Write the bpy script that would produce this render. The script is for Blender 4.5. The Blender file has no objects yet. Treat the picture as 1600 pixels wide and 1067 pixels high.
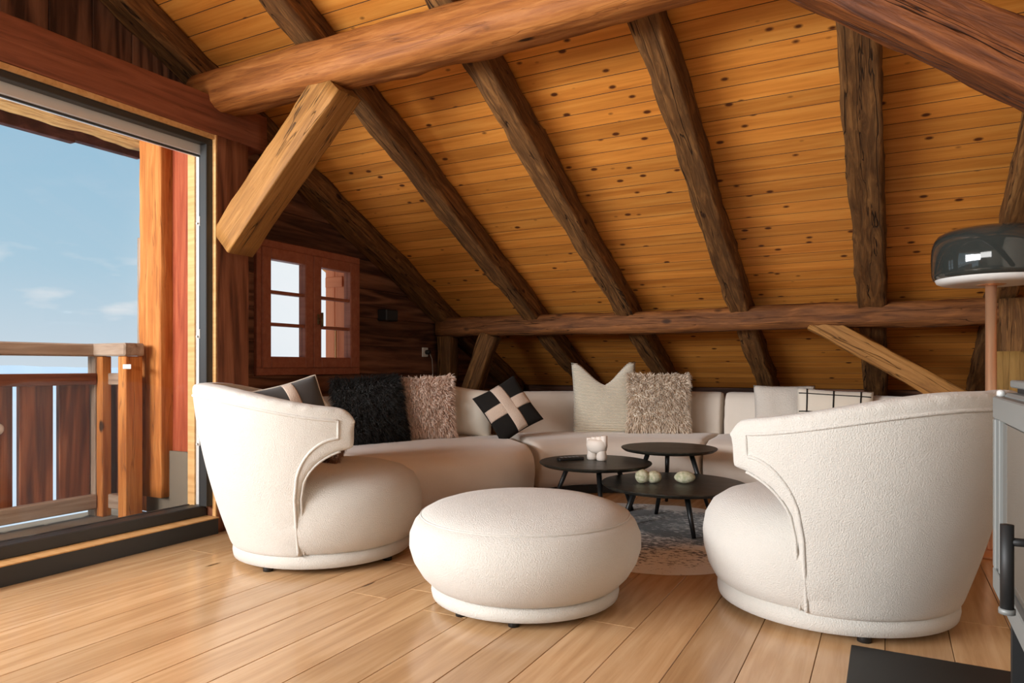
import bpy, math, random
from mathutils import Vector, Matrix, noise
random.seed(7)
PI = math.pi
scene = bpy.context.scene
COL = scene.collection

# ------------------------------------------------------------------ camera
cam_data = bpy.data.cameras.new('camera')
cam = bpy.data.objects.new('camera', cam_data)
COL.objects.link(cam)
cam.location = (0.0, 0.0, 0.9)
cam.rotation_euler = (PI / 2, 0, math.radians(28.13))
cam_data.sensor_width = 36.0
cam_data.lens = 24.75
cam_data.shift_y = 0.02406
cam_data.clip_end = 80000
cam_data.clip_start = 0.05
scene.camera = cam

# ------------------------------------------------------------------ colour management
scene.view_settings.view_transform = 'Standard'
scene.view_settings.look = 'None'
scene.view_settings.exposure = 0.45
scene.view_settings.gamma = 1.0
scene.view_settings.use_curve_mapping = False
scene.cycles.max_bounces = 8
scene.cycles.diffuse_bounces = 5
scene.cycles.use_denoising = True
scene.cycles.sample_clamp_indirect = 6.0

# ------------------------------------------------------------------ sky
world = bpy.data.worlds.new('sky'); scene.world = world
world.use_nodes = True
wt = world.node_tree; wt.nodes.clear()
def wn(t, **kw):
    n = wt.nodes.new(t)
    for k, v in kw.items(): setattr(n, k, v)
    return n
w_out = wn('ShaderNodeOutputWorld'); w_bg = wn('ShaderNodeBackground')
w_tc = wn('ShaderNodeTexCoord'); w_sep = wn('ShaderNodeSeparateXYZ')
wt.links.new(w_tc.outputs['Generated'], w_sep.inputs[0])
w_mr = wn('ShaderNodeMapRange'); w_mr.inputs[1].default_value = -0.1; w_mr.inputs[2].default_value = 1.0
wt.links.new(w_sep.outputs['Z'], w_mr.inputs[0])
w_ramp = wn('ShaderNodeValToRGB')
els = w_ramp.color_ramp.elements
els[0].position = 0.0; els[0].color = (0.55, 0.65, 0.74, 1)
els[1].position = 1.0; els[1].color = (0.13, 0.30, 0.58, 1)
for p, c in ((0.09, (0.58, 0.66, 0.73, 1)), (0.2, (0.40, 0.57, 0.69, 1)), (0.42, (0.26, 0.47, 0.64, 1))):
    e = els.new(p); e.color = c
wt.links.new(w_mr.outputs[0], w_ramp.inputs[0])
# thin clouds low over the horizon
w_map = wn('ShaderNodeMapping'); w_map.inputs['Scale'].default_value = (5, 5, 16)
wt.links.new(w_tc.outputs['Generated'], w_map.inputs[0])
w_no = wn('ShaderNodeTexNoise'); w_no.inputs['Scale'].default_value = 2.2; w_no.inputs['Detail'].default_value = 6
wt.links.new(w_map.outputs[0], w_no.inputs[0])
w_cr = wn('ShaderNodeValToRGB')
w_cr.color_ramp.elements[0].position = 0.56; w_cr.color_ramp.elements[0].color = (0, 0, 0, 1)
w_cr.color_ramp.elements[1].position = 0.72; w_cr.color_ramp.elements[1].color = (1, 1, 1, 1)
wt.links.new(w_no.outputs[0], w_cr.inputs[0])
w_band = wn('ShaderNodeValToRGB')
b = w_band.color_ramp.elements
b[0].position = 0.10; b[0].color = (0, 0, 0, 1); b[1].position = 0.30; b[1].color = (0, 0, 0, 1)
e = b.new(0.15); e.color = (0.75, 0.75, 0.75, 1)
wt.links.new(w_mr.outputs[0], w_band.inputs[0])
w_mul = wn('ShaderNodeMath', operation='MULTIPLY')
wt.links.new(w_cr.outputs[0], w_mul.inputs[0]); wt.links.new(w_band.outputs[0], w_mul.inputs[1])
w_mix = wn('ShaderNodeMixRGB'); w_mix.inputs[2].default_value = (0.75, 0.77, 0.79, 1)
wt.links.new(w_mul.outputs[0], w_mix.inputs[0]); wt.links.new(w_ramp.outputs[0], w_mix.inputs[1])
# brighter hazy sky around the sun's azimuth (beyond the gable window)
SUN_DIR = Vector((-0.40, 0.62, 0.68)).normalized()
w_dot = wn('ShaderNodeVectorMath', operation='DOT_PRODUCT'); w_dot.inputs[1].default_value = Vector((-0.64, 0.75, 0.12)).normalized()
w_nrm = wn('ShaderNodeVectorMath', operation='NORMALIZE')
wt.links.new(w_tc.outputs['Generated'], w_nrm.inputs[0]); wt.links.new(w_nrm.outputs[0], w_dot.inputs[0])
w_gl = wn('ShaderNodeMapRange'); w_gl.interpolation_type = 'SMOOTHSTEP'
w_gl.inputs[1].default_value = 0.955; w_gl.inputs[2].default_value = 1.0; w_gl.inputs[3].default_value = 0.0; w_gl.inputs[4].default_value = 0.9
wt.links.new(w_dot.outputs['Value'], w_gl.inputs[0])
w_mix2 = wn('ShaderNodeMixRGB'); w_mix2.inputs[2].default_value = (0.86, 0.88, 0.90, 1)
wt.links.new(w_gl.outputs[0], w_mix2.inputs[0]); wt.links.new(w_mix.outputs[0], w_mix2.inputs[1])
wt.links.new(w_mix2.outputs[0], w_bg.inputs[0]); w_bg.inputs[1].default_value = 0.8
wt.links.new(w_bg.outputs[0], w_out.inputs[0])

# ------------------------------------------------------------------ sun and added fill lamps
sun_d = bpy.data.lights.new('sun', 'SUN'); sun_d.energy = 2.5; sun_d.angle = 0.01; sun_d.color = (1.0, 0.95, 0.86)
sun = bpy.data.objects.new('sun', sun_d); COL.objects.link(sun)
sun.rotation_euler = SUN_DIR.to_track_quat('Z', 'Y').to_euler()

def area(name, loc, target, sx, sy, power, color=(1, 1, 1)):
    d = bpy.data.lights.new(name, 'AREA'); d.shape = 'RECTANGLE'; d.size = sx; d.size_y = sy
    d.energy = power; d.color = color
    o = bpy.data.objects.new(name, d); COL.objects.link(o)
    o.location = loc
    o.rotation_euler = (Vector(loc) - Vector(target)).to_track_quat('Z', 'Y').to_euler()
    return o
# fill lamps added at unseen openings, to brighten the room from left and behind
area('gable_fill_lamp', (-3.62, -1.25, 1.62), (-0.4, 0.9, 2.0), 3.4, 0.8, 290, (0.97, 0.98, 1.0))
area('rear_fill_lamp', (-1.75, -3.9, 1.95), (-1.3, 3.0, 1.6), 2.9, 0.95, 62, (1.0, 0.97, 0.93))

# ------------------------------------------------------------------ helpers
def mat_new(name):
    m = bpy.data.materials.new(name); m.use_nodes = True
    nt = m.node_tree; nt.nodes.clear()
    out = nt.nodes.new('ShaderNodeOutputMaterial'); bs = nt.nodes.new('ShaderNodeBsdfPrincipled')
    nt.links.new(bs.outputs[0], out.inputs[0])
    return m, nt, bs

def plain(name, col, rough=0.6, metal=0.0, spec=0.5, coat=0.0):
    m, nt, bs = mat_new(name)
    bs.inputs['Base Color'].default_value = (*col, 1); bs.inputs['Roughness'].default_value = rough
    bs.inputs['Metallic'].default_value = metal; bs.inputs['Specular IOR Level'].default_value = spec
    bs.inputs['Coat Weight'].default_value = coat
    return m

def wood(name, dark, mid, light, rough=0.6, grain=1.0, knots=0.0, knot_scale=(2.2, 7, 7), var=0.25,
         stretch=(1.2, 14, 14), bump=0.25, cracks=0.0, knot_col=(0.05, 0.02, 0.008), ring=0.0, spec=0.22):
    """grain runs along local X; every object gets its own offset and tone"""
    m, nt, bs = mat_new(name)
    N = nt.nodes.new; L = nt.links.new
    tc = N('ShaderNodeTexCoord'); oi = N('ShaderNodeObjectInfo')
    off = N('ShaderNodeVectorMath'); off.operation = 'MULTIPLY'; off.inputs[1].default_value = (37.0, 23.0, 51.0)
    cmb = N('ShaderNodeCombineXYZ')
    for i in range(3): L(oi.outputs['Random'], cmb.inputs[i])
    L(cmb.outputs[0], off.inputs[0])
    add = N('ShaderNodeVectorMath'); add.operation = 'ADD'
    L(tc.outputs['Object'], add.inputs[0]); L(off.outputs[0], add.inputs[1])
    mp = N('ShaderNodeMapping'); mp.inputs['Scale'].default_value = stretch
    L(add.outputs[0], mp.inputs[0])
    n1 = N('ShaderNodeTexNoise'); n1.inputs['Scale'].default_value = 2.2 * grain; n1.inputs['Detail'].default_value = 7
    n1.inputs['Roughness'].default_value = 0.62; n1.inputs['Distortion'].default_value = 0.6
    L(mp.outputs[0], n1.inputs[0])
    rp = N('ShaderNodeValToRGB'); e = rp.color_ramp.elements
    e[0].position = 0.28; e[0].color = (*dark, 1); e[1].position = 0.72; e[1].color = (*light, 1)
    k = e.new(0.5); k.color = (*mid, 1)
    src = n1.outputs[0]
    if ring > 0:
        mpw = N('ShaderNodeMapping'); mpw.inputs['Scale'].default_value = (0.35, 3.2, 3.2); L(add.outputs[0], mpw.inputs[0])
        wv = N('ShaderNodeTexNoise'); wv.inputs['Scale'].default_value = 1.3; wv.inputs['Detail'].default_value = 2; wv.inputs['Distortion'].default_value = 1.0
        L(mpw.outputs[0], wv.inputs[0])
        mm = N('ShaderNodeMath'); mm.operation = 'MULTIPLY'; mm.inputs[1].default_value = 34.0; L(wv.outputs[0], mm.inputs[0])
        sn = N('ShaderNodeMath'); sn.operation = 'SINE'; L(mm.outputs[0], sn.inputs[0])
        ma = N('ShaderNodeMath'); ma.operation = 'MULTIPLY_ADD'; ma.inputs[1].default_value = 0.13 * ring
        L(sn.outputs[0], ma.inputs[0]); L(n1.outputs[0], ma.inputs[2]); src = ma.outputs[0]
    L(src, rp.inputs[0])
    hsv = N('ShaderNodeHueSaturation')
    mr = N('ShaderNodeMapRange'); mr.inputs[3].default_value = 1 - var; mr.inputs[4].default_value = 1 + var
    L(oi.outputs['Random'], mr.inputs[0]); L(mr.outputs[0], hsv.inputs['Value']); L(rp.outputs[0], hsv.inputs['Color'])
    col = hsv.outputs[0]; height = n1.outputs[0]
    if knots > 0:
        mk = N('ShaderNodeMapping'); mk.inputs['Scale'].default_value = knot_scale; L(add.outputs[0], mk.inputs[0])
        vo = N('ShaderNodeTexVoronoi'); vo.inputs['Scale'].default_value = 1.0; L(mk.outputs[0], vo.inputs[0])
        kr = N('ShaderNodeMapRange'); kr.inputs[1].default_value = 0.08 * knots; kr.inputs[2].default_value = 0.14 * knots
        kr.inputs[3].default_value = 1.0; kr.inputs[4].default_value = 0.0
        L(vo.outputs['Distance'], kr.inputs[0])
        sc = N('ShaderNodeSeparateColor'); L(vo.outputs['Color'], sc.inputs[0])
        gt = N('ShaderNodeMath'); gt.operation = 'GREATER_THAN'; gt.inputs[1].default_value = 0.2; L(sc.outputs[0], gt.inputs[0])
        mu = N('ShaderNodeMath'); mu.operation = 'MULTIPLY'; L(kr.outputs[0], mu.inputs[0]); L(gt.outputs[0], mu.inputs[1])
        mx = N('ShaderNodeMixRGB'); mx.inputs[2].default_value = (*knot_col, 1); L(mu.outputs[0], mx.inputs[0]); L(col, mx.inputs[1])
        col = mx.outputs[0]
    if cracks > 0:
        mc = N('ShaderNodeMapping'); mc.inputs['Scale'].default_value = (0.35, 9, 9); L(add.outputs[0], mc.inputs[0])
        nc = N('ShaderNodeTexNoise'); nc.inputs['Scale'].default_value = 1.6; nc.inputs['Detail'].default_value = 3; nc.inputs['Distortion'].default_value = 0.4
        L(mc.outputs[0], nc.inputs[0])
        ab = N('ShaderNodeMath'); ab.operation = 'SUBTRACT'; ab.inputs[1].default_value = 0.5; L(nc.outputs[0], ab.inputs[0])
        ab2 = N('ShaderNodeMath'); ab2.operation = 'ABSOLUTE'; L(ab.outputs[0], ab2.inputs[0])
        cr = N('ShaderNodeMapRange'); cr.inputs[1].default_value = 0.001; cr.inputs[2].default_value = 0.009; cr.inputs[3].default_value = cracks; cr.inputs[4].default_value = 0.0
        L(ab2.outputs[0], cr.inputs[0])
        mx = N('ShaderNodeMixRGB'); mx.inputs[2].default_value = (dark[0] * .25, dark[1] * .25, dark[2] * .25, 1)
        L(cr.outputs[0], mx.inputs[0]); L(col, mx.inputs[1]); col = mx.outputs[0]
        sb = N('ShaderNodeMath'); sb.operation = 'SUBTRACT'; L(n1.outputs[0], sb.inputs[0]); L(cr.outputs[0], sb.inputs[1]); height = sb.outputs[0]
    L(col, bs.inputs['Base Color'])
    bs.inputs['Roughness'].default_value = rough; bs.inputs['Specular IOR Level'].default_value = spec
    bp = N('ShaderNodeBump'); bp.inputs['Strength'].default_value = bump; bp.inputs['Distance'].default_value = 0.01
    L(height, bp.inputs['Height']); L(bp.outputs[0], bs.inputs['Normal'])
    return m

def fabric(name, col, col2=None, scale=180, bump=0.5, sheen=0.3, blotch=0.06, dist=0.004):
    m, nt, bs = mat_new(name)
    N = nt.nodes.new; L = nt.links.new
    tc = N('ShaderNodeTexCoord')
    n = N('ShaderNodeTexNoise'); n.inputs['Scale'].default_value = scale; n.inputs['Detail'].default_value = 3; n.inputs['Roughness'].default_value = 0.7
    L(tc.outputs['Object'], n.inputs[0])
    n2 = N('ShaderNodeTexNoise'); n2.inputs['Scale'].default_value = 9; n2.inputs['Detail'].default_value = 3; L(tc.outputs['Object'], n2.inputs[0])
    c2 = col2 or tuple(v * (1 - blotch * 2) for v in col)
    mx = N('ShaderNodeMixRGB'); mx.inputs[1].default_value = (*c2, 1); mx.inputs[2].default_value = (*col, 1)
    ad = N('ShaderNodeMath'); ad.operation = 'MULTIPLY_ADD'; ad.inputs[1].default_value = 0.6; L(n.outputs[0], ad.inputs[0])
    m2 = N('ShaderNodeMath'); m2.operation = 'MULTIPLY'; m2.inputs[1].default_value = 0.5; L(n2.outputs[0], m2.inputs[0]); L(m2.outputs[0], ad.inputs[2])
    L(ad.outputs[0], mx.inputs[0]); L(mx.outputs[0], bs.inputs['Base Color'])
    bs.inputs['Roughness'].default_value = 0.95; bs.inputs['Specular IOR Level'].default_value = 0.1
    bs.inputs['Sheen Weight'].default_value = sheen; bs.inputs['Sheen Roughness'].default_value = 0.5
    bp = N('ShaderNodeBump'); bp.inputs['Strength'].default_value = bump; bp.inputs['Distance'].default_value = dist
    L(n.outputs[0], bp.inputs['Height']); L(bp.outputs[0], bs.inputs['Normal'])
    return m

def glass(name, tint=(1, 1, 1), gloss=0.06, rough=0.02):
    m = bpy.data.materials.new(name); m.use_nodes = True
    nt = m.node_tree; nt.nodes.clear(); N = nt.nodes.new
    out = N('ShaderNodeOutputMaterial'); tr = N('ShaderNodeBsdfTransparent'); gl = N('ShaderNodeBsdfGlossy'); mx = N('ShaderNodeMixShader')
    tr.inputs[0].default_value = (*tint, 1); gl.inputs['Roughness'].default_value = rough
    mx.inputs[0].default_value = gloss
    nt.links.new(tr.outputs[0], mx.inputs[1]); nt.links.new(gl.outputs[0], mx.inputs[2]); nt.links.new(mx.outputs[0], out.inputs[0])
    return m

class MB:
    def __init__(s): s.v = []; s.f = []
    def add(s, v, f):
        o = len(s.v); s.v += [tuple(p) for p in v]; s.f += [tuple(i + o for i in q) for q in f]; return s
    def box(s, x0, x1, y0, y1, z0, z1, ch=0.0):
        if ch <= 0:
            return s.add([(x0, y0, z0), (x1, y0, z0), (x1, y1, z0), (x0, y1, z0), (x0, y0, z1), (x1, y0, z1), (x1, y1, z1), (x0, y1, z1)],
                         [(0, 3, 2, 1), (4, 5, 6, 7), (0, 1, 5, 4), (1, 2, 6, 5), (2, 3, 7, 6), (3, 0, 4, 7)])
        # chamfered box: 24 vertices
        import itertools
        idx = {}; V = []
        X = (x0, x1); Y = (y0, y1); Z = (z0, z1); sg = (1, -1)
        for i, j, k in itertools.product((0, 1), repeat=3):
            for ax in range(3):
                p = [X[i], Y[j], Z[k]]
                if ax != 0: p[0] += sg[i] * ch
                if ax != 1: p[1] += sg[j] * ch
                if ax != 2: p[2] += sg[k] * ch
                idx[(i, j, k, ax)] = len(V); V.append(p)
        F = []
        for ax in range(3):
            o = [a for a in range(3) if a != ax]
            for sd in (0, 1):
                q = []
                for a, b_ in ((0, 0), (1, 0), (1, 1), (0, 1)):
                    t = [0, 0, 0]; t[ax] = sd; t[o[0]] = a; t[o[1]] = b_; q.append(idx[(*t, ax)])
                F.append(q if (sd == 1) != (ax == 1) else q[::-1])
        for ax in range(3):           # edge faces along axis ax
            o = [a for a in range(3) if a != ax]
            for a in (0, 1):
                for b_ in (0, 1):
                    t0 = [0, 0, 0]; t1 = [0, 0, 0]; t0[o[0]] = a; t0[o[1]] = b_; t1[o[0]] = a; t1[o[1]] = b_; t0[ax] = 0; t1[ax] = 1
                    F.append([idx[(*t0, o[0])], idx[(*t1, o[0])], idx[(*t1, o[1])], idx[(*t0, o[1])]])
        for i, j, k in itertools.product((0, 1), repeat=3):
            F.append([idx[(i, j, k, 0)], idx[(i, j, k, 1)], idx[(i, j, k, 2)]])
        return s.add(V, F)
    def tube(s, pts, r, n=8, cap=True, r1=None):
        pts = [Vector(p) for p in pts]; m = len(pts); V = []; F = []
        t0 = (pts[1] - pts[0]).normalized(); up = Vector((0, 0, 1)) if abs(t0.z) < 0.9 else Vector((1, 0, 0))
        nrm = (up - t0 * up.dot(t0)).normalized()
        for i, p in enumerate(pts):
            t = (pts[min(i + 1, m - 1)] - pts[max(i - 1, 0)]).normalized()
            nrm = (nrm - t * nrm.dot(t)).normalized(); bn = t.cross(nrm)
            rr = r if r1 is None else r + (r1 - r) * i / (m - 1)
            for k in range(n):
                a = 2 * PI * k / n; V.append(p + (nrm * math.cos(a) + bn * math.sin(a)) * rr)
        for i in range(m - 1):
            for k in range(n):
                F.append((i * n + k, i * n + (k + 1) % n, (i + 1) * n + (k + 1) % n, (i + 1) * n + k))
        if cap: F.append(tuple(range(n))[::-1]); F.append(tuple((m - 1) * n + k for k in range(n)))
        return s.add(V, F)
    def lathe(s, prof, n=48, c=(0, 0, 0)):
        V = []; F = []; m = len(prof)
        for r, z in prof:
            for k in range(n):
                a = 2 * PI * k / n; V.append((c[0] + max(r, 1e-4) * math.cos(a), c[1] + max(r, 1e-4) * math.sin(a), c[2] + z))
        for i in range(m - 1):
            for k in range(n): F.append((i * n + k, i * n + (k + 1) % n, (i + 1) * n + (k + 1) % n, (i + 1) * n + k))
        F.append(tuple(range(n))[::-1]); F.append(tuple((m - 1) * n + k for k in range(n)))
        return s.add(V, F)
    def mesh(s, name, smooth=False):
        me = bpy.data.meshes.new(name); me.from_pydata(s.v, [], s.f); me.update()
        if smooth: me.polygons.foreach_set('use_smooth', [True] * len(me.polygons))
        return me
    def build(s, name, mat, parent=None, smooth=False, matrix=None):
        return obj(name, s.mesh(name, smooth), mat, parent, matrix)

def obj(name, me, mat=None, parent=None, matrix=None):
    o = bpy.data.objects.new(name, me); COL.objects.link(o)
    if mat is not None and not me.materials: me.materials.append(mat)
    if parent is not None: o.parent = parent
    if matrix is not None: o.matrix_local = matrix
    return o
def empty(name, loc=(0, 0, 0), rz=0.0):
    o = bpy.data.objects.new(name, None); COL.objects.link(o); o.location = loc; o.rotation_euler = (0, 0, rz); o.empty_display_size = 0.1
    return o
def tag(o, label, cat, group=None):
    o['label'] = label; o['category'] = cat
    if group: o['group'] = group
    return o
def struct(o): o['kind'] = 'structure'; return o
def frame(p0, xdir, up=(0, 0, 1)):
    x = Vector(xdir).normalized(); u = Vector(up); z = (u - x * u.dot(x)).normalized(); y = z.cross(x)
    M = Matrix((x, y, z)).transposed().to_4x4(); M.translation = Vector(p0); return M

def hewn_mesh(name, L, w, h, w1=None, h1=None, rough=0.010, seed=0, rnd=0.25, seg=0.07, bend=0.0):
    """rough-hewn timber along local +X, centred in YZ"""
    w1 = w if w1 is None else w1; h1 = h if h1 is None else h1
    n = max(4, int(L / seg)); V = []; F = []
    base = []; cr = max(0.06, min(0.95, rnd * 1.3))
    for q in range(4):
        cx, cy = ((1, 1), (-1, 1), (-1, -1), (1, -1))[q]
        for k in range(4):
            a = PI / 2 * q + PI / 2 * k / 3
            base.append((cx * (1 - cr) + cr * math.cos(a), cy * (1 - cr) + cr * math.sin(a)))
        nx, ny = ((-1, 1), (-1, -1), (1, -1), (1, 1))[q]
        e0 = base[-1]; a = PI / 2 * (q + 1); e1 = (nx * (1 - cr) + cr * math.cos(a), ny * (1 - cr) + cr * math.sin(a))
        for k in (1, 2): base.append((e0[0] + (e1[0] - e0[0]) * k / 3, e0[1] + (e1[1] - e0[1]) * k / 3))
    ring = len(base)
    for i in range(n + 1):
        t = i / n; x = L * t; ww = w + (w1 - w) * t; hh = h + (h1 - h) * t
        by = bend * math.sin(PI * t) + rough * 1.2 * noise.noise((x * 0.8, seed * 3.1, 1)); bz = rough * 1.2 * noise.noise((x * 0.8, seed * 5.7, 9))
        for k, (cy, cz) in enumerate(base):
            d = rough * (noise.noise((x * 4.0, cy * 2 + seed * 7.3, cz * 2)) + 0.6 * noise.noise((x * 12, cy * 4 + seed * 2.1, cz * 4)))
            V.append((x, cy * (ww / 2 + d) + by, cz * (hh / 2 + d) + bz))
    for i in range(n):
        for k in range(ring): F.append((i * ring + k, i * ring + (k + 1) % ring, (i + 1) * ring + (k + 1) % ring, (i + 1) * ring + k))
    F.append(tuple(range(ring))[::-1]); F.append(tuple(n * ring + k for k in range(ring)))
    me = bpy.data.meshes.new(name); me.from_pydata(V, [], [tuple(reversed(f)) for f in F]); me.update()
    me.polygons.foreach_set('use_smooth', [len(p.vertices) == 4 for p in me.polygons])
    me.validate()
    return me
def fix_normals(me):
    import bmesh
    bm = bmesh.new(); bm.from_mesh(me); bmesh.ops.recalc_face_normals(bm, faces=bm.faces); bm.to_mesh(me); bm.free()
    return me
_bs = [0]
def beam(name, p0, p1, w, h, mat, up=(0, 0, 1), parent=None, **kw):
    _bs[0] += 1
    p0 = Vector(p0); p1 = Vector(p1)
    me = fix_normals(hewn_mesh(name, (p1 - p0).length, w, h, seed=_bs[0], **kw))
    return obj(name, me, mat, parent, frame(p0, p1 - p0, up))

# ------------------------------------------------------------------ materials
M = {}
M['ceil'] = wood('ceiling_spruce', (0.50, 0.170, 0.027), (0.67, 0.255, 0.043), (0.78, 0.345, 0.070), rough=0.5, knots=1.2,
                 knot_scale=(6.5, 11, 11), var=0.15, stretch=(0.6, 11, 11), bump=0.05, knot_col=(0.10, 0.028, 0.008))
M['rafter'] = wood('old_rafter', (0.060, 0.026, 0.009), (0.135, 0.060, 0.019), (0.29, 0.135, 0.042), rough=0.75, var=0.12, stretch=(2.0, 18, 18), bump=0.9, cracks=0.9, knots=0.8, knot_scale=(3, 6, 6))
M['purlin'] = wood('old_purlin', (0.16, 0.048, 0.012), (0.32, 0.112, 0.026), (0.46, 0.185, 0.05), rough=0.6, var=0.05, stretch=(1.2, 16, 16), bump=0.35, cracks=0.3, knots=0.8, knot_scale=(2.4, 5, 5))
M['purlin_low'] = wood('old_low_purlin', (0.07, 0.024, 0.008), (0.17, 0.062, 0.018), (0.30, 0.115, 0.034), rough=0.65, var=0.05, stretch=(1.6, 14, 14), bump=0.7, cracks=0.8, knots=0.8, knot_scale=(2.4, 5, 5))
M['brace_dark'] = wood('red_brown_brace', (0.045, 0.014, 0.006), (0.14, 0.042, 0.012), (0.30, 0.10, 0.028), rough=0.55, var=0.03, stretch=(1.6, 15, 15), bump=0.9, cracks=0.9, knots=0.8, knot_scale=(2.4, 5, 5))
M['brace'] = wood('brace_oak', (0.19, 0.080, 0.020), (0.34, 0.155, 0.040), (0.46, 0.225, 0.068), rough=0.6, var=0.04, stretch=(1.0, 14, 14), bump=0.5, cracks=0.9)
M['post'] = wood('red_brown_larch', (0.11, 0.038, 0.019), (0.235, 0.084, 0.041), (0.33, 0.13, 0.066), rough=0.55, var=0.1, stretch=(0.7, 10, 10), bump=0.3, ring=1.0)
M['header'] = wood('header_larch', (0.14, 0.043, 0.021), (0.25, 0.080, 0.040), (0.33, 0.115, 0.058), rough=0.5, var=0.03, stretch=(0.7, 10, 10), bump=0.25, cracks=0.3)
M['wallb'] = wood('gable_wall_larch', (0.05, 0.020, 0.011), (0.135, 0.055, 0.029), (0.24, 0.105, 0.055), rough=0.65, var=0.3, stretch=(0.8, 9, 9), bump=0.3, ring=1.2)
M['floor'] = wood('oak_floor', (0.46, 0.265, 0.125), (0.55, 0.335, 0.165), (0.62, 0.40, 0.215), rough=0.2, var=0.13, stretch=(0.9, 15, 15), bump=0.05, knots=0.62, knot_scale=(1.6, 6.0, 6.0), knot_col=(0.10, 0.05, 0.022), ring=0.75, spec=0.5)
M['outer'] = wood('sunburnt_orange_larch', (0.26, 0.075, 0.018), (0.50, 0.17, 0.038), (0.66, 0.28, 0.08), rough=0.7, var=0.12, stretch=(0.8, 12, 12), bump=0.4, cracks=0.5, knots=0.9, knot_scale=(3, 6, 6))
M['outred'] = wood('red_larch', (0.20, 0.035, 0.014), (0.34, 0.07, 0.028), (0.44, 0.12, 0.05), rough=0.7, var=0.08, stretch=(0.8, 12, 12), bump=0.3, knots=0.6, knot_scale=(3, 6, 6))
M['railb'] = wood('balcony_larch', (0.085, 0.022, 0.010), (0.19, 0.055, 0.022), (0.33, 0.11, 0.045), rough=0.6, var=0.25, stretch=(0.6, 9, 9), bump=0.3, ring=1.0)
M['railc'] = wood('weathered_rail', (0.20, 0.13, 0.09), (0.34, 0.24, 0.17), (0.46, 0.35, 0.26), rough=0.75, var=0.1, stretch=(1, 12, 12), bump=0.3)
M['lintel'] = wood('rough_lintel', (0.30, 0.13, 0.03), (0.58, 0.32, 0.10), (0.75, 0.47, 0.18), rough=0.75, var=0.05, stretch=(2.5, 14, 14), bump=1.0, cracks=0.4)
M['fascia'] = wood('dark_fascia', (0.03, 0.010, 0.010), (0.09, 0.030, 0.024), (0.17, 0.06, 0.045), rough=0.8, var=0.15, stretch=(3, 6, 6), bump=0.5)
M['winframe'] = wood('window_frame_red', (0.30, 0.095, 0.052), (0.36, 0.122, 0.068), (0.42, 0.155, 0.085), rough=0.5, var=0.03, stretch=(0.8, 12, 12), bump=0.05)
M['shutter'] = wood('orange_shutter', (0.52, 0.15, 0.06), (0.60, 0.19, 0.08), (0.66, 0.23, 0.10), rough=0.6, var=0.05, stretch=(0.6, 8, 8), bump=0.05)
M['strip'] = wood('pine_strip', (0.50, 0.26, 0.09), (0.62, 0.35, 0.14), (0.70, 0.43, 0.19), rough=0.5, var=0.03, bump=0.1)
M['golden'] = wood('golden_plank', (0.13, 0.07, 0.02), (0.26, 0.145, 0.04), (0.36, 0.215, 0.065), rough=0.7, var=0.05, stretch=(1, 10, 10), bump=0.6, cracks=0.5)
M['tabletop'] = wood('black_stained_oak', (0.006, 0.006, 0.005), (0.018, 0.017, 0.013), (0.050, 0.046, 0.034), rough=0.38, var=0.1, stretch=(0.9, 16, 16), bump=0.5, spec=0.5)
M['anthra'] = plain('anthracite_metal', (0.028, 0.028, 0.027), 0.45)
M['silver'] = plain('brushed_aluminium', (0.72, 0.71, 0.68), 0.4, metal=0.25)
M['white'] = fabric('white_boucle', (0.78, 0.745, 0.68), (0.62, 0.58, 0.515), scale=230, bump=0.7, dist=0.009)
M['sofa'] = fabric('cream_velvet', (0.84, 0.765, 0.67), (0.74, 0.65, 0.55), scale=200, bump=0.25)
M['black_metal'] = plain('black_table_leg', (0.012, 0.012, 0.012), 0.4)
M['black'] = plain('black_plastic', (0.012, 0.011, 0.010), 0.5)
M['glass'] = glass('clear_glass', (0.985, 0.99, 0.99), 0.015)
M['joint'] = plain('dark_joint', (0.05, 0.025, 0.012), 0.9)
M['plaster'] = plain('warm_plaster', (0.62, 0.54, 0.44), 0.9)

# =================================================================== SETTING
SL = 0.4915                                     # roof slope
def ceil_z(y): return 3.98 - SL * y
TH = math.atan(SL); CT = math.cos(TH); ST = math.sin(TH)

# --- floor
XW0, XW1, YB0, YB1 = -3.60, 2.3, -4.0, 6.75
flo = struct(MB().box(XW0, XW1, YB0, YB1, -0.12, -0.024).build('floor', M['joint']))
rf = random.Random(3)
col_i = 0
x0 = -0.199 - 0.1887 * 18
while x0 < XW1:
    y = -0.9 - rf.random() * 1.6
    while y < YB1:
        L = rf.choice((1.5, 1.9, 2.2)) + rf.random() * 0.25
        y1 = min(y + L, YB1)
        if y1 > 0.0:
            me = MB().box(0, y1 - y - 0.0018, 0, 0.1887 - 0.0022, -0.022, 0, 0.0012).mesh('plank')
            o = obj('plank', me, M['floor'], flo, Matrix.Translation((x0 + 0.1887, y, 0)) @ Matrix.Rotation(PI / 2, 4, 'Z'))
        y = y1
    x0 += 0.1887

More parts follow.
